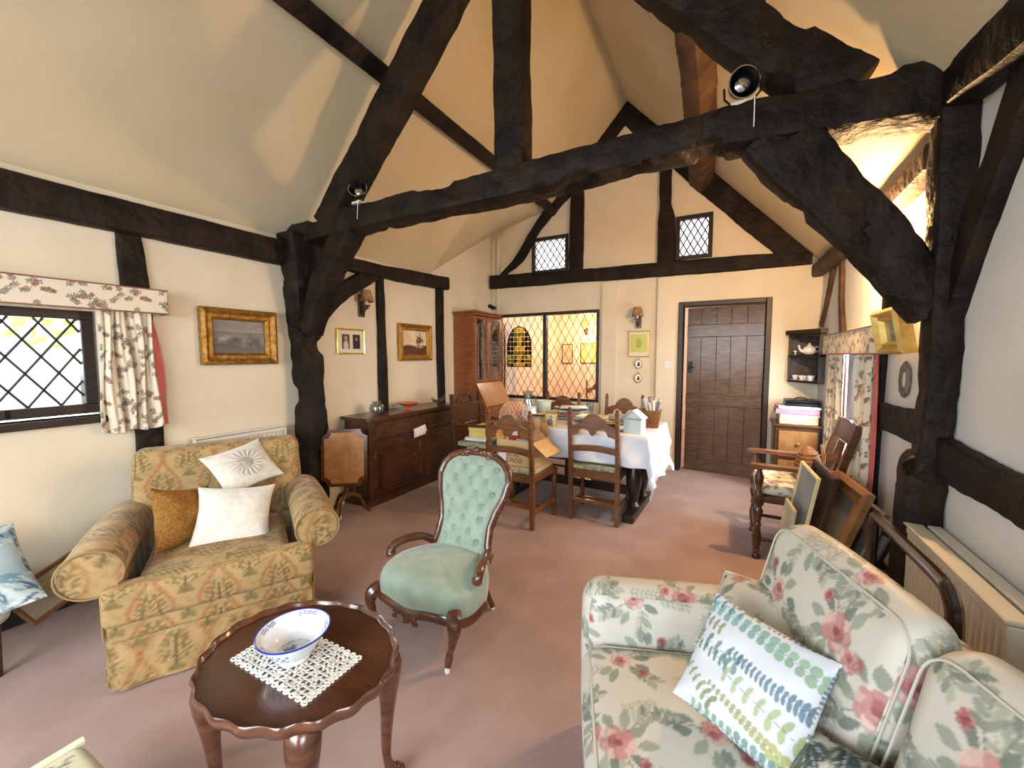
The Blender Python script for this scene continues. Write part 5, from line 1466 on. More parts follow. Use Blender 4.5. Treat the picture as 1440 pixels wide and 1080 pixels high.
# ------------------------------------------------------------------ dining table with white cloth
TC=(-1.32,3.74); TH=0.76; ta,tb=0.76,0.41
DT=thing('dining_table','dark oak refectory table under the white cloth','table',(TC[0],TC[1],0),R(-2))
for k in range(4):
    w=2*tb/4; MB().box(-ta,ta,-tb+k*w+0.001,-tb+(k+1)*w-0.001,TH-0.035,TH,0.003).build('top_plank',oak_dark,DT)
blk=pm('black_oak_table',(28,20,16),(48,34,26),9,(1,1,5),rough=0.35,coat=0.2)
for sg in (-1,1):
    x=sg*0.60
    MB().box(x-0.05,x+0.05,-0.36,0.36,0.0,0.075,0.01).build('sledge_foot',blk,DT)
    MB().box(x-0.04,x+0.04,-0.30,0.30,TH-0.10,TH-0.036,0.006).build('bearer',blk,DT)
    for y in (-0.16,0.16):
        MB().lathe([(0.05,0.075),(0.055,0.10),(0.035,0.13),(0.05,0.20),(0.068,0.30),(0.066,0.38),(0.04,0.46),(0.034,0.50),(0.052,0.53),(0.038,0.56),(0.055,0.62),(0.055,0.66)],16,c=(x,y,0)).build('baluster_leg',blk,DT,True)
MB().box(-0.66,0.66,-0.03,0.03,0.13,0.21,0.006).build('stretcher',blk,DT)
# cloth: hangs over the near side and over the right end
n1,n2=150,130; G=np.zeros((n1+1,n2+1,3)); x0=-0.50
for i in range(n1+1):
    for j in range(n2+1):
        s=lerp(x0,ta+0.44,i/n1); t_=lerp(-tb-0.27,tb+0.22,j/n2)
        dx=max(s-ta,0); dy=max(abs(t_)-tb,0); sy=1 if t_>0 else -1
        d=math.hypot(dx,dy); x=min(s,ta); y=max(-tb,min(tb,t_))
        r=0.012; o_=r*(1-math.exp(-d/r))
        ang=math.atan2(dy,dx) if d>0 else 0
        rip=0.018*min(d/0.2,1)*math.sin(s*16+t_*13)+0.010*min(d/0.2,1)*math.sin(s*29-t_*31)
        fl_=o_+rip+0.06*d+(0.10*min(dx,dy) if dx>0 and dy>0 else 0)
        fl_=max(fl_,o_*0.6)
        G[i,j]=(x+math.cos(ang)*fl_*(1 if dx>0 else 0),y+math.sin(ang)*fl_*sy*(1 if dy>0 else 0),TH+0.004-max(d-0.006,0)*0.97+0.001*math.sin(s*9)*math.sin(t_*8)-(0.07*min(dx,dy) if dx>0 and dy>0 else 0))
V,F=solid_sheet(G,0.004)
tcl=fin(np_mesh('tablecloth',V,F),'tablecloth',cloth_w,None,True,(TC[0],TC[1],0),(0,0,R(-2)),180); tag(tcl,'white linen tablecloth draped over the end of the dining table','tablecloth')
TT2=TH+0.0065
# things on the table
t=thing('woven_lampshade','domed pinkish woven cane lampshade on the dining table end','lampshade',(-1.92,3.56,TH))
rose_w=pm('pink_cane',(206,160,124),(172,112,88),60,rough=0.8,bump=0.6,bscale=120)
prof=[(0.155,0.0),(0.158,0.03),(0.145,0.10),(0.11,0.16),(0.055,0.195),(0.02,0.20),(0.018,0.196),(0.053,0.19),(0.105,0.155),(0.14,0.10),(0.153,0.03),(0.150,0.0)]
MB().lathe(prof,32,closed=False).build('shell',rose_w,t,True)
q=MB()
for k in range(20):
    a0=k*2*PI/20
    for s in (1,-1): q.tube([(math.cos(a0+s*f*0.9)*(r+0.002),math.sin(a0+s*f*0.9)*(r+0.002),z) for f,(r,z) in zip((0,0.2,0.55,0.8,1.0),prof[:5])],0.003,4)
q.build('cane_lattice',pm('pale_cane',(226,190,156),rough=0.75),t,True)
t=thing('mint_pot','pale mint square-ribbed china pot on the dining table','pot',(-1.77,3.95,TT2))
MB().lathe([(0.068,0),(0.072,0.01),(0.080,0.16),(0.084,0.165),(0.078,0.168),(0.066,0.02),(0.001,0.015)],20).build('pot',pm('mint_china',(206,222,208),rough=0.3),t,True)
t=thing('china_jug','white china jug with looped handle beside the woven lampshade','jug',(-1.68,3.46,TH))
MB().lathe([(0.04,0),(0.055,0.02),(0.06,0.07),(0.045,0.12),(0.042,0.15),(0.05,0.165),(0.045,0.165),(0.038,0.15),(0.001,0.14)],20).build('body',china,t,True)
MB().tube(catmull([(-0.045,0,0.14),(-0.085,0,0.13),(-0.09,0,0.08),(-0.055,0,0.045)],5),0.008,8).build('handle',china,t,True)
t=thing('glass_pitcher','tall frilled clear glass pitcher behind the china jug','pitcher',(-1.92,3.86,TH))
MB().lathe([(0.05,0),(0.058,0.02),(0.06,0.10),(0.04,0.18),(0.038,0.22),(0.065,0.275),(0.06,0.275),(0.033,0.22),(0.035,0.18),(0.053,0.10),(0.05,0.02),(0.001,0.015)],24).build('body',crystal,t,True)
MB().tube(catmull([(0.045,0,0.24),(0.09,0,0.22),(0.09,0,0.15),(0.055,0,0.10)],5),0.008,8).build('handle',crystal,t,True)
pt_=portrait((206,186,156),(120,110,128))
t=picture('photo_frame','small gold photo frame standing at the near table edge',(-1.455,3.40,TT2+0.063),(0.10,-1,0.22),0.115,0.13,0.016,gold_thin,pt_,0.012,up=(0.12,0,1),cat='photo frame')
t=thing('glass_casket','clear glass casket with a wooden rim beside the photo frame','box',(-1.585,3.44,TT2))
MB().box(-0.075,0.075,-0.05,0.05,0.0,0.085,0.003).build('glass_body',crystal,t); MB().box(-0.08,0.08,-0.055,0.055,0.085,0.10,0.003).build('rim',mahog,t)
mags=[pm('mag_%s'%n,c,rough=0.4) for n,c in (('slate',(88,96,112)),('ivory',(216,210,200)),('dark',(52,50,54)),('sky',(170,188,206)),('clay',(176,138,118)),('sand',(190,172,140)))]
COLN={'mag_slate':'slate-grey','mag_ivory':'ivory','mag_dark':'near-black','mag_sky':'pale blue','mag_clay':'clay-pink','mag_sand':'sand','white_paper':'white','cardboard':'cardboard-brown','book_grey':'grey','book_cream':'cream','book_green':'dark green','book_red':'dark red','book_blue':'blue'}
def stack(x,y,n,w,d,seed,label,grp,z=TT2):
    random.seed(seed)
    for k in range(n):
        h_=random.uniform(0.006,0.018); a=random.uniform(-0.35,0.35)
        mg=random.choice(mags); o=MB().box(-w/2,w/2,-d/2,d/2,0,h_,0.001).build('magazine',mg,None,loc=(x+random.uniform(-0.02,0.02),y+random.uniform(-0.02,0.02),z),rot=(0,0,a)); z+=h_+0.0006
        tag(o,('%s magazine, %s, %s'%(COLN[mg.name],'lowest of all' if k==0 else 'topmost of all' if k==n-1 else ORD[k]+' from the bottom',label)),'magazine',grp)
stack(-1.42,3.90,9,0.28,0.21,3,'in the pile near the mint pot','magazines piled near the mint pot')
stack(-1.13,3.62,8,0.26,0.20,5,'in the pile behind the oak chair','magazines piled behind the near chair')
stack(-0.92,3.88,6,0.24,0.18,6,'in the pile beside the wicker basket','magazines piled beside the wicker basket')
random.seed(17)
for k in range(14):
    G=np.zeros((7,5,3)); a=random.random()*3; cx,cy=random.uniform(-1.20,-0.86),random.uniform(3.44,3.56)
    for i in range(7):
        for j in range(5):
            u,v=(i/6-0.5)*0.16,(j/4-0.5)*0.11
            G[i,j]=(u*math.cos(a)-v*math.sin(a),u*math.sin(a)+v*math.cos(a),0.010+k*0.004+0.016*math.sin(u*22+k)*math.cos(v*12))
    V,F=solid_sheet(G,0.0015); o=fin(np_mesh('loose_paper',V,F),'loose_paper',(lp:=random.choice(mags+[card])),None,True,(cx,cy,TT2+0.012))
    tag(o,'%s curled paper, %s up in the loose heap behind the oak chair'%(COLN[lp.name],ORD[k]),'paper','loose papers heaped on the table')
t=thing('tumbler','plain glass tumbler standing on the pile near the far chair','glass',(-1.28,4.02,TT2))
MB().lathe([(0.03,0),(0.034,0.004),(0.038,0.16),(0.035,0.16),(0.031,0.01),(0.001,0.008)],18).build('glass',crystal,t,True)
# house-shaped box
t=thing('house_box','pale blue wooden house-shaped box with hinged roof on the cloth','box',(-0.705,3.44,TT2),R(-8))
pale=pm('pale_blue_paint',(206,222,222),(190,210,212),9,rough=0.6)
MB().box(-0.075,0.075,-0.06,0.06,0,0.12,0.002).build('body',pale,t)
MB().prism([(-0.075,0.125),(0.075,0.125),(0,0.185)],-0.058,0.058,'y').build('gable',pale,t)
for sg in (-1,1):
    MB().add(*slab([(sg*0.088,-0.068,0.122),(0,-0.068,0.192),(0,0.068,0.192),(sg*0.088,0.068,0.122)],(0,0,0.006))).build('roof_board',pale,t)
# wicker basket with rolled magazines
t=thing('wicker_basket','square wicker basket stuffed with rolled magazines on the cloth','basket',(-0.63,3.78,TT2),R(6))
m=MB(); vs=[]; 
for z,s in ((0,0.06),(0.16,0.085)):
    for sx,sy in ((-1,-1),(1,-1),(1,1),(-1,1)): vs.append((sx*s,sy*s,z))
for z,s in ((0.16,0.078),(0.01,0.053)):
    for sx,sy in ((-1,-1),(1,-1),(1,1),(-1,1)): vs.append((sx*s,sy*s,z))
fs=[(0,1,2,3)]+[(r*4+k,r*4+(k+1)%4,r*4+4+(k+1)%4,r*4+4+k) for r in range(3) for k in range(4)]+[(12,13,14,15)]
m.add(vs,fs); m.build('body',wicker,t)
q=MB()
for k in range(9):
    z=0.012+k*0.0175; s=0.0605+0.025*z/0.16; q.tube([(s,s,z),(-s,s,z),(-s,-s,z),(s,-s,z)],0.005,5,closed=True)
q.build('weave_band',wicker,t,True)
random.seed(6)
for k in range(12):
    x,y=-0.045+0.03*(k%4)+random.uniform(-0.006,0.006),-0.04+0.04*(k//4)
    o=MB().tube([(0,0,0),(0.012,0.004,0.15),(-0.02+0.014*(k%4),0.006,0.235+random.uniform(-0.03,0.02))],[0.011,0.013,0.016],8,sq=(0.6,1))  .build('rolled_magazine',(lp:=random.choice(mags+[paper_w])),None,True,loc=(-0.63+x,3.78+y,TT2+0.016))
    tag(o,'%s rolled magazine in wicker basket, %s of row %s'%(COLN[lp.name],('first','second','third','fourth')[k%4],('towards the house box','in the middle','towards the end wall')[k//4]),'magazine','rolled magazines in the wicker basket')

# ------------------------------------------------------------------ cardboard box on the near chair
CB=thing('cardboard_box','open printed cardboard box on the seat of the near oak chair','box',(-1.585,3.09,0.492),R(-2))
w_,d_,h_=0.36,0.28,0.21
for nm,b in (('box_wall',(-w_/2,w_/2,-d_/2,-d_/2+0.005,0,h_)),('box_wall',(-w_/2,w_/2,d_/2-0.005,d_/2,0,h_)),('box_wall',(-w_/2,-w_/2+0.005,-d_/2+0.005,d_/2-0.005,0,h_)),('box_wall',(w_/2-0.005,w_/2,-d_/2+0.005,d_/2-0.005,0,h_)),('box_bottom',(-w_/2,w_/2,-d_/2,d_/2,-0.004,0.0))):
    MB().box(*b).build(nm,card_in,CB)
MB().box(-w_/2,w_/2,-0.0025,0.0025,0,0.13,0,Matrix.Translation((0,d_/2,h_))@Matrix.Rotation(R(12),4,'X')).build('flap',card,CB)
MB().box(-0.0025,0.0025,-d_/2,d_/2,0,0.15,0,Matrix.Translation((w_/2,0,h_-0.02))@Matrix.Rotation(R(128),4,'Y')).build('flap',card_in,CB)
MB().box(-0.0025,0.0025,-d_/2,d_/2,0,0.13,0,Matrix.Translation((-w_/2,0,h_))@Matrix.Rotation(R(-14),4,'Y')).build('flap',card,CB)
ink=pm('printing_ink',(52,40,32),rough=0.8)
MB().box(-0.16,-0.085,-d_/2-0.0045,-d_/2-0.0032,0.015,0.105).build('white_label',paper_w,CB)
q=MB()
for k,hh in enumerate((0.018,0.034,0.018,0.012,0.018,0.034,0.018,0.012)):
    q=MB().box(-0.075+k*0.0155,-0.070+k*0.0155,-d_/2-0.003,-d_/2-0.001,0.070,0.070+hh); q.build('logo_bar',ink,CB)
fc=bpy.data.curves.new('lettering','FONT'); fc.body='CISCO'; fc.size=0.052; fc.extrude=0.0008; fc.space_character=1.05
fo=bpy.data.objects.new('tmp',fc); COL.objects.link(fo); dg=bpy.context.evaluated_depsgraph_get()
tme=bpy.data.meshes.new_from_object(fo.evaluated_get(dg)); bpy.data.objects.remove(fo)
lo=fin(tme,'lettering',ink,CB,False,(-0.085,-d_/2-0.0022,0.022),(PI/2,0,0))
t=thing('chopping_board','pale wooden chopping board with a handle standing in cardboard box','board'); t.matrix_world=Matrix.Translation((-1.49,3.16,0.52))@Matrix.Rotation(R(-4),4,'X')
p=[(-0.07,0),(0.07,0),(0.075,0.19),(0.05,0.225),(0.024,0.235),(0.02,0.27),(0.026,0.33),(0.0,0.35),(-0.026,0.33),(-0.02,0.27),(-0.024,0.235),(-0.05,0.225),(-0.075,0.19)]
MB().prism(p,-0.007,0.007,'y').build('board',pm('pale_beech',(214,172,120),(198,152,100),8,(1,1,4),rough=0.5),t)
for i,(x,y,a,mm,hh,lab) in enumerate(((-1.69,3.10,4,paper_w,0.30,'white folder standing up in the cardboard box'),(-1.66,3.06,-3,pm('red_book',(150,40,34),rough=0.6),0.22,'red-edged book standing in the cardboard box'),(-1.56,3.04,3,mags[3],0.20,'blue booklet standing in the cardboard box'))):
    o=MB().box(-0.055,0.055,-0.008,0.008,0,hh,0.002).build('book',mm,None,loc=(x,y,0.498),rot=(R(a),0,0)); tag(o,lab,'book')

# ------------------------------------------------------------------ dining end: corner shelf, chest, carved armchair
CS=thing('corner_shelf','dark oak corner shelf of two tiers hanging on the end wall','shelf',(RW,YB-0.04,1.13))
dk=pm('dark_shelf_oak',(34,22,15),(54,36,25),10,rough=0.5)
pent=[(-0.002,-0.002),(-0.27,-0.002),(-0.27,-0.05),(-0.05,-0.36),(-0.002,-0.36)]
for z in (0.0,0.27): MB().prism(pent,z,z+0.018,'z').build('shelf_board',dk,CS)
MB().prism([(x*1.12,y*1.10) for x,y in pent],0.50,0.545,'z').build('cornice',dk,CS)
MB().box(-0.27,-0.002,-0.016,-0.002,0.018,0.50).build('back_panel',dk,CS); MB().box(-0.016,-0.002,-0.36,-0.016,0.018,0.50).build('back_panel',dk,CS)
MB().box(-0.27,-0.255,-0.06,-0.016,0.018,0.50,0.002).build('side_panel',dk,CS); MB().box(-0.06,-0.016,-0.36,-0.345,0.018,0.50,0.002).build('side_panel',dk,CS)
a,b=Vector((-0.27,-0.05,0)),Vector((-0.05,-0.36,0)); u=(b-a).normalized(); Lf=(b-a).length
for zt in (0.288,0.50):
    pol=[(0,0),(Lf,0)]+[(Lf*(1-k/12),-0.018-0.014*abs(math.sin(k/12*PI*3))) for k in range(13)]
    Mx=frame_mat(a+Vector((0,0,zt-0.004)),u); MB().prism(pol,-0.008,0.0,'y',Mx).build('scalloped_edge',dk,CS)
def teapot(x,y,z):
    t=thing('teapot','white patterned china teapot on the upper corner shelf','teapot',(x,y,z),R(20))
    MB().lathe([(0.03,0),(0.055,0.02),(0.06,0.05),(0.045,0.08),(0.025,0.088),(0.001,0.09)],18).build('body',china,t,True)
    MB().lathe([(0.028,0.088),(0.02,0.1),(0.008,0.106),(0.010,0.118),(0.001,0.122)],14).build('lid',china,t,True)
    MB().tube(catmull([(-0.052,0,0.03),(-0.085,0,0.055),(-0.10,0,0.10)],5),[0.014]*5+[0.010]*6,8).build('spout',china,t,True)
    MB().tube(catmull([(0.05,0,0.075),(0.09,0,0.08),(0.09,0,0.04),(0.055,0,0.025)],5),0.007,8).build('handle',china,t,True)
teapot(RW-0.11,YB-0.20,1.13+0.289)
t=thing('egg_cup','tiny white china egg cup beside the teapot','cup',(RW-0.215,YB-0.11,1.419)); MB().lathe([(0.014,0),(0.006,0.01),(0.006,0.02),(0.018,0.03),(0.018,0.045),(0.001,0.05)],12).build('cup',china,t,True)
def cup(x,y,z,lab):
    t=thing('teacup',lab,'cup',(x,y,z),random.random()*3,'teacups on the lower corner shelf')
    MB().lathe([(0.02,0),(0.044,0.008),(0.046,0.012),(0.02,0.008),(0.001,0.008)],16).build('saucer',china,t,True)
    MB().lathe([(0.016,0.009),(0.02,0.013),(0.031,0.035),(0.036,0.055),(0.033,0.055),(0.018,0.016),(0.001,0.014)],16).build('cup',china,t,True)
    MB().tube(catmull([(0.033,0,0.045),(0.05,0,0.045),(0.046,0,0.024),(0.026,0,0.024)],4),0.0035,6).build('handle',china,t,True)
for x,y,w_ in ((RW-0.205,YB-0.105,'by the end wall'),(RW-0.155,YB-0.185,'in the middle of the front edge'),(RW-0.095,YB-0.275,'by the curtained wall'),(RW-0.075,YB-0.145,'deep in the corner')): cup(x,y,1.149,'white teacup on the lower corner shelf, '+w_)
CH=thing('chest','small oak chest with carved edge standing in the room corner','chest',(0.575,5.02,0))
MB().box(-0.17,0.20,-0.20,0.23,0.04,0.70,0.005).build('carcass',oak_dark,CH); MB().box(-0.19,0.21,-0.22,0.23,0.70,0.725,0.005).build('top',oak_dark,CH)
for z0,z1 in ((0.07,0.36),(0.40,0.66)):
    d=MB().box(-0.14,0.18,-0.214,-0.198,z0,z1,0.003).build('drawer',pm('golden_oak',(150,104,56),(128,86,44),8,(4,1,1),rough=0.45),CH)
    MB().lathe([(0.008,0),(0.008,0.01),(0.016,0.016),(0.001,0.024)],12,M=Matrix.Translation((0.02,-0.214,(z0+z1)/2))@Matrix.Rotation(PI/2,4,'X')).build('knob',brass,d,True)
for x in (-0.15,0.18): MB().box(x-0.02,x+0.02,-0.2,-0.16,0,0.04).build('foot',oak_dark,CH)
pinkb=pm('pink_album',(196,128,140),(184,112,126),6,rough=0.6)
box_thing('storage_box','pale wooden storage box at the bottom of the stack on chest','box',pm('pale_wood_box',(206,178,138),(194,164,122),8,rough=0.6),(0.60,5.02,0.7255),0.32,0.34,0.07,0)
box_thing('white_album','white album lying under the pink one on the chest','book',paper_w,(0.60,5.01,0.7965),0.33,0.30,0.028,R(3))
box_thing('pink_album','thick pink photo album in the stack on the chest','book',pinkb,(0.59,5.0,0.826),0.36,0.32,0.05,R(-2))
box_thing('white_folder','flat white folder on top of the pink album','folder',paper_w,(0.60,5.0,0.878),0.35,0.32,0.022,R(1))
t=thing('black_case','flat black case with a handle crowning the stack','case',(0.63,5.02,0.901))
MB().box(-0.14,0.14,-0.12,0.12,0,0.035,0.006).build('lower_shell',black_metal,t); MB().box(-0.14,0.14,-0.12,0.12,0.037,0.06,0.006).build('upper_shell',black_metal,t)
MB().tube(catmull([(-0.06,0,0.058),(-0.03,0,0.078),(0.03,0,0.078),(0.06,0,0.058)],4),0.006,6).build('handle',black_metal,t,True)

WC=thing('wooden_armchair','old turned oak armchair with flat arms facing the dining table','armchair',(0.40,3.46,0),R(90))
for sg in (-1,1):
    turned(MB(),sg*0.25,0.21,0,0.43,0.028).build('leg',oak_dark,WC,True)
    l=MB(); l.lathe([(0.026,0.43),(0.03,0.46),(0.016,0.49),(0.026,0.54),(0.030,0.58),(0.016,0.62),(0.02,0.645)],12,c=(sg*0.25,0.21,0)); l.build('arm_support',oak_dark,WC,True)
    MB().tube([(sg*0.22,-0.19,0),(sg*0.22,-0.19,0.45),(sg*0.22,-0.25,0.72),(sg*0.22,-0.315,0.97)],0.028,4,up=(0,1,0)).build('back_post',oak_dark,WC)
    pol=[(sg*0.225,-0.22),(sg*0.265,-0.22),(sg*0.285,0.0),(sg*0.295,0.22),(sg*0.265,0.27),(sg*0.225,0.25),(sg*0.215,0.0)]
    MB().prism(pol,0.645,0.67,'z').build('arm',oak_mid,WC)
    MB().tube([(sg*0.235,-0.19,0.14),(sg*0.25,0.21,0.14)],0.014,8).build('side_stretcher',oak_dark,WC,True)
MB().tube([(-0.25,0.21,0.20),(-0.1,0.21,0.20),(0.1,0.21,0.20),(0.25,0.21,0.20)],[0.014,0.022,0.022,0.014],10).build('front_stretcher',oak_dark,WC,True)
MB().box(-0.25,0.25,-0.21,0.23,0.40,0.44,0.006).build('seat',oak_dark,WC)
arcp=[(x,0.86+0.03*(1-(x/0.2)**2)) for x in np.linspace(-0.2,0.2,9)]
Mx=Matrix.Translation((0,-0.295,0))@Matrix.Rotation(R(14),4,'X')
p=[(-0.2,0.84),(0.2,0.84)]+[(x,z+0.09) for x,z in reversed(arcp)]
MB().prism([(x,z-0.90) for x,z in p],-0.012,0.012,'y',Matrix.Translation((0,-0.295,0.90))@Matrix.Rotation(R(14),4,'X')).build('crest_rail',oak_dark,WC)
MB().prism([(-0.055,-0.40),(0.055,-0.40),(0.075,-0.2),(0.05,-0.05),(-0.05,-0.05),(-0.075,-0.2)],-0.008,0.008,'y',Matrix.Translation((0,-0.29,0.88))@Matrix.Rotation(R(14),4,'X')).build('splat',oak_dark,WC)
V,F=rbox(0.42,0.42,0.08,0.035,0.012,(0,0,0.02)); V=wrinkle(V,0.006,9,71)
t=thing('seat_cushion','white sprigged seat cushion on the old turned armchair','cushion',(0.40,3.46,0.4415),R(90)); soft('cover',V+np.array([0,0.02,0.045]),F,TCU,t)
t=thing('wicker_bag','domed woven wicker bag sitting on the armchair cushion','bag',(0.50,3.50,0.535),R(80))
prof=[(0.001,0.0),(0.15,0.0),(0.165,0.03),(0.15,0.12),(0.10,0.19),(0.04,0.225),(0.001,0.23)]
MB().lathe(prof,22,sy=0.5).build('body',wicker,t,True)
q=MB()
for k in range(8):
    z=0.02+k*0.024; r=np.interp(z,[p_[1] for p_ in prof[1:]],[p_[0] for p_ in prof[1:]])+0.003
    q.tube([(r*math.cos(a_),0.5*r*math.sin(a_),z) for a_ in np.linspace(0,2*PI,24,endpoint=False)],0.005,5,closed=True)
q.build('weave_band',wicker,t,True)
MB().tube(catmull([(-0.15,-0.085,0.02),(-0.13,-0.09,0.14),(0.0,-0.07,0.25),(0.13,-0.09,0.14),(0.15,-0.085,0.02)],6),0.008,6).build('rim_handle',wicker,t,True)

# ------------------------------------------------------------------ picture frames leaning beside the armchair
def flat_art(c1,c2,seed):
    t=Tile(0.4,0.4,200,L3(c1),False); n=vnoise(t.ny,t.nx,4,seed,4)[...,None]; t.a=(np.array(L3(c1))*(1-n)+np.array(L3(c2))*n).astype(np.float32); return t
cream_fr=pm('cream_gold_frame',(214,200,150),(196,180,128),14,rough=0.45)
oak_fr=pm('tan_oak_frame',(150,108,70),(124,84,52),10,rough=0.5)
dkf=pm('dark_frame',(44,28,22),(64,42,32),10,rough=0.4); blf=pm('black_frame',(20,19,20),(34,32,32),10,rough=0.4)
def lean(label,x,y,w,h,fw,fm,art,tilt,turn=0.0,depth=0.03):
    n=Vector((-math.cos(R(tilt))*math.cos(R(turn)),-math.cos(R(tilt))*math.sin(R(turn)),math.sin(R(tilt))))
    up=Vector((math.sin(R(tilt)),0,math.cos(R(tilt))))
    c=Vector((x,y,0))+up*(h/2)+Vector((0,0,0.004))
    picture('leaning_frame',label,c,n,w,h,fw,fm,art,depth,cat='picture frame',group='frames leaning beside the armchair',up=up)
lean('thin cream-edged frame with grey picture, leaning beside the armchair',0.325,2.93,0.40,0.74,0.022,cream_fr,flat_art((120,130,136),(160,166,166),1),9,4,0.02)
lean('dark brown wooden frame leaning behind the thin cream-edged one',0.385,2.92,0.44,0.76,0.05,dkf,flat_art((70,52,40),(100,80,60),2),10,4)
lean('broad tan oak frame leaning at a slant behind the dark brown one',0.415,2.83,0.40,0.74,0.10,oak_fr,flat_art((96,92,84),(140,134,120),3),17,10,0.045)
lean('narrow silver-grey frame leaning behind the broad tan oak one',0.475,2.78,0.36,0.66,0.03,pm('grey_frame',(112,108,100),(80,76,70),10,rough=0.4),flat_art((62,60,58),(116,112,104),4),18,12)
lean('black frame with grey photograph leaning nearest the black wall stud',0.515,2.74,0.34,0.56,0.025,blf,flat_art((96,100,104),(150,152,150),5),19,14)
lean('small pale frame propped low against the thin cream-edged one',0.285,2.88,0.24,0.52,0.02,pm('pale_frame',(190,180,150),(170,158,126),10,rough=0.5),flat_art((168,160,130),(196,190,164),6),7,4,0.018)
lean('small black and orange framed print lowest in the leaning row',0.56,2.62,0.24,0.40,0.035,blf,flat_art((200,130,60),(226,170,100),7),22,16)
# polished rail frame between the sofa and the radiator
RF=thing('wooden_rail','dark polished wooden rail with rounded corner between sofa and radiator','rail',(0.57,1.90,0))
MB().tube(catmull([(0,0.38,0.0),(0,0.38,0.40),(0,0.38,0.66),(0,0.365,0.705),(0,0.33,0.72),(0,0.0,0.735),(0,-0.27,0.745),(0,-0.335,0.725),(0,-0.365,0.66),(0,-0.37,0.40),(0,-0.37,0.0)],4),0.023,8,up=(1,0,0),sq=(1.0,0.85)).build('hoop',mahog,RF,True).data.materials[0]=pm('dark_polished_rail',(40,22,15),(58,33,22),7,rough=0.18,coat=0.6)
MB().tube([(0,-0.37,0.16),(0,0.38,0.16)],0.014,8).build('lower_bar',oak_dark,RF,True)

# ------------------------------------------------------------------ foreground left: stool, leaf cushion, footstool, leaning board
leafT=bigleaf_tile((166,184,190),[(196,206,206),(60,92,116),(120,150,164),(214,220,216)],2)
whiteleaf=bigleaf_tile((222,222,214),[(206,208,196),(168,176,150),(226,226,220)],6)
ST=thing('leaf_print_stool','low white leaf-print upholstered stool by the skirting','stool',(-3.0,0.21,0),R(4))
V,F=rbox(0.50,0.42,0.12,0.045,0.012,(0,0,0.015)); soft('seat',V+np.array([0,0,0.30]),F,whiteleaf,ST)
for x in (-0.2,0.2):
    for y in (-0.16,0.16): MB().lathe([(0.014,0),(0.02,0.2),(0.022,0.245)],10,c=(x,y,0)).build('leg',oak_dark,ST,True)
V,F=pillow(0.44,0.42,0.14,60,0.05,22,0.003)
cushion('leaf_cushion','blue-grey leaf-print cushion lying on the white leaf-print stool',V,F,fab_attr,face_mat((-2.80,0.29,0.47),(0.62,-0.15,0.76),(0.1,1,0.2)),leafT,off=(0.2,0.2))
FS=thing('needlework_footstool','cream needlework footstool with rolled edge and dark floral sprig','footstool',(-1.455,0.185,0),R(2))
nt_=Tile(0.44,0.44,400,L3((208,198,166)),False); random.seed(40)
for k in range(60): nt_.leaf(0.10+random.gauss(0,0.025),0.31+random.gauss(0,0.02),0.03,0.010,random.random()*6.28,jit((92,98,84),0.3),0.85)
for k in range(70): nt_.leaf(0.24+random.gauss(0,0.05),0.2+random.gauss(0,0.05),0.035,0.012,random.random()*6.28,jit(random.choice([(92,98,84),(150,110,96)]),0.3),0.85)
V,F=rbox(0.40,0.38,0.09,0.03,0.007,(0,0,0.015)); soft('top',V+np.array([0,0,0.235]),F,nt_,FS,off=(0.22,0.22))
for sx in (-1,1): MB().tube([(sx*0.20,-0.19,0.275),(sx*0.20,0.19,0.275)],0.013,8).build('rolled_edge',pm('cream_cord',(226,216,186),rough=0.8),FS,True)
for x in (-0.16,0.16):
    for y in (-0.15,0.15): MB().lathe([(0.016,0),(0.02,0.12),(0.024,0.19)],10,c=(x,y,0)).build('leg',oak_dark,FS,True)
t=thing('framed_needlework','faded framed needlework piece leaning on the skirting behind the armchair','panel'); t.matrix_world=face_mat((-3.12,0.70,0.235),(0.86,-0.1,0.35),(-0.3,0.0,0.9),R(26))
art_grid('canvas',0.42,0.17,flat_art((120,108,88),(172,158,130),9),t,0.004,fab_attr,60); moulding(0.46,0.21,[(0,-0.004),(0,0.012),(0.012,0.016),(0.022,0.010),(0.022,-0.004)],oak_mid,t)

# ------------------------------------------------------------------ end-wall pipes, socket plate, stained glass, next room
for x,r in ((-3.20,0.012),(-3.12,0.016)): tag(MB().tube([(0,0,1.98),(0,0,3.15)],r,10).build('wall_pipe',plaster,None,True,loc=(x,YB-0.022,0)),'cream painted pipe running up the end wall above the bureau, '+('slimmer' if r<0.014 else 'thicker')+' of two','pipe')
tag(MB().box(-0.045,0.045,-0.006,0,-0.045,0.045,0.002).build('wall_socket',plaster_white,None,loc=(-0.69,YB-0.0405,1.30)),'small cream blanking plate on the wall beside the plank door','plate')
SG=thing('stained_glass_panel','arched stained glass panel in yellow and green hung on the screen','glass panel',(-2.79,YB+0.021,1.25))
def archw(z): return 0.20 if z<0.30 else 0.20*math.sqrt(max(0,1-((z-0.30)/0.30)**2))
cols=[pane_mat('sg_%d'%i,c,0.03,0.35,c) for i,c in enumerate(((214,204,96),(158,164,70),(96,104,52),(118,52,38),(196,190,140),(70,74,40)))]
pal={0:[0,4,0,1],1:[1,0,2,1],2:[3,2,5,3]}
random.seed(19); zs=[0,0.055,0.11,0.17,0.235,0.30,0.37,0.44,0.51,0.57,0.597]
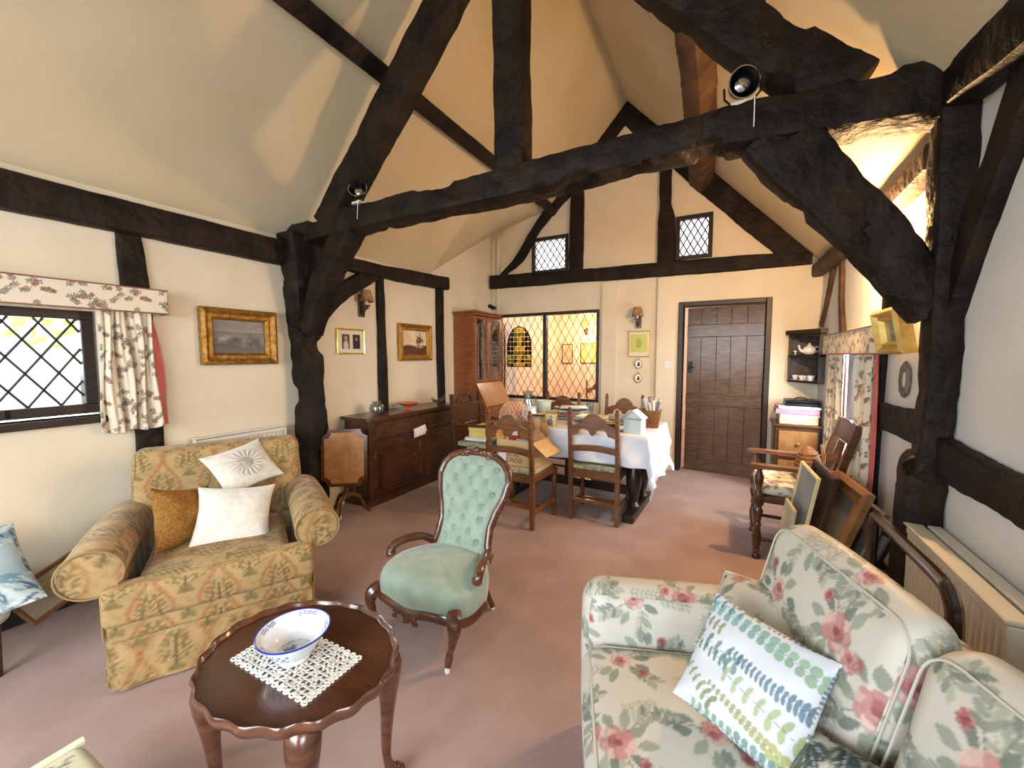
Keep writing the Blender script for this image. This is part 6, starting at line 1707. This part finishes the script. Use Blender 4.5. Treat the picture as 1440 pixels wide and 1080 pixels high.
for i in range(10):
    z0,z1=zs[i],zs[i+1]
    for k in range(7):
        e=[-1,-0.74,-0.46,-0.16,0.16,0.46,0.74,1]
        def X(f,z): return max(-archw(z),min(archw(z),f*0.20))
        pol=[(X(e[k],z0)+0.003,z0+0.003),(X(e[k+1],z0)-0.003,z0+0.003),(X(e[k+1],z1)-0.003,z1-0.003),(X(e[k],z1)+0.003,z1-0.003)]
        if pol[1][0]-pol[0][0]<0.01: continue
        if pol[2][0]-pol[3][0]<0.004: pol=[pol[0],pol[1],((pol[2][0]+pol[3][0])/2,pol[2][1])]
        c=abs(k-3); ci=(pal[0] if c==0 else pal[1] if c==1 or i<3 else pal[2])[(i+c)%4]
        MB().prism(pol,-0.003,0.003,'y').build('glass_piece',cols[ci],SG)
q=MB(); q.tube([(archw(z)*s_,0,z) for s_,zz in ((-1,np.linspace(0,0.6,16)),(1,np.linspace(0.6,0,16))) for z in zz],0.007,6,closed=True); q.build('lead_border',lead_m,SG,True)
# next room
pt('next_room_lamp',(-2.55,7.75,1.85),24,(1.0,0.80,0.45),0.08)
pt('next_room_fill_light',(-1.9,6.5,2.25),52,(0.98,0.96,1.0),0.1)  # unseen fill light added to brighten and whiten the next room
t=sconce('lit wall lamp seen through the glazed screen in the next room',(-2.70,8.2,1.95),(0,-1,0),True)
picture('far_print','wide thin-framed print seen through the right pane of the screen',(-2.55,8.19,1.46),(0,-1,0),0.55,0.42,0.015,dkf,flat_art((236,206,130),(226,190,110),11),0.015)
picture('far_print','narrow thin-framed print seen beside the screen mullion',(-3.12,8.19,1.45),(0,-1,0),0.24,0.42,0.015,dkf,flat_art((230,190,160),(222,180,150),12),0.015)
curtain('white_curtain','white curtain hanging in the next room behind the stained glass',(-3.28,5.75,0),(0,1,0),(1,0,0),0.36,0.40,0.30,1.95,5,0.02,Tile(0.2,0.2,50,L3((236,236,240))),9)
far=dup(ch,(-2.05,6.9,0),R(200),'dining chair in the next room seen through the glazed screen','chairs seen through the screen')
tag(MB().box(-0.16,0.16,-0.015,0.015,0,0.9,0.004).build('far_bookshelf_end',oak_mid,None,loc=(-0.42,6.6,0)),'tan cupboard edge glimpsed through the door gap','cupboard')

# ------------------------------------------------------------------ garden outside the lattice window
lawn=pm('pale_paving',(196,200,190),(170,184,150),3,rough=0.9)
struct(MB().box(-14,-3.6,-8,9,-0.35,-0.25).build('floor_garden',lawn))
leafm=pm('hedge_leaves',(178,190,96),(214,216,140),9,rough=0.7)
tag(MB().box(-0.15,0.15,-4.2,4.2,0,2.0,0.01).build('added_white_wall',pm('glare_white',(236,238,236),(222,226,222),5,rough=0.9),None,loc=(-7.0,1.5,-0.25)),'added white wall standing for bright glare outside the lattice window','wall')  # wall added; its white stands for the overexposed outdoors below the foliage
HG=thing('garden_hedge','yellow-green foliage growing over the added white wall','hedge',(-7.0,1.5,-0.25))
random.seed(50); q=MB()
for k in range(2600):
    c=Vector((random.uniform(-0.5,0.5),random.uniform(-4,4),random.uniform(1.75,3.1)))
    n=Vector((random.gauss(0,1),random.gauss(0,1),random.gauss(0,1))).normalized(); a=n.orthogonal().normalized()*0.09; b=n.cross(a).normalized()*0.05
    i=len(q.v); q.v+=[tuple(c-a),tuple(c+b),tuple(c+a),tuple(c-b)]; q.f.append((i,i+1,i+2,i+3))
o=fin(np_mesh('foliage',np.array(q.v),np.array(q.f)),'foliage',leafm,HG); o['kind']='stuff'
tag(MB().tube([(0,0,0),(0,-0.11,0.004)],0.009,8).build('iron_peg',black_metal,None,True,loc=(LW+0.15,2.10,1.63)),'short black iron peg sticking out of the gnarled wall post','peg')
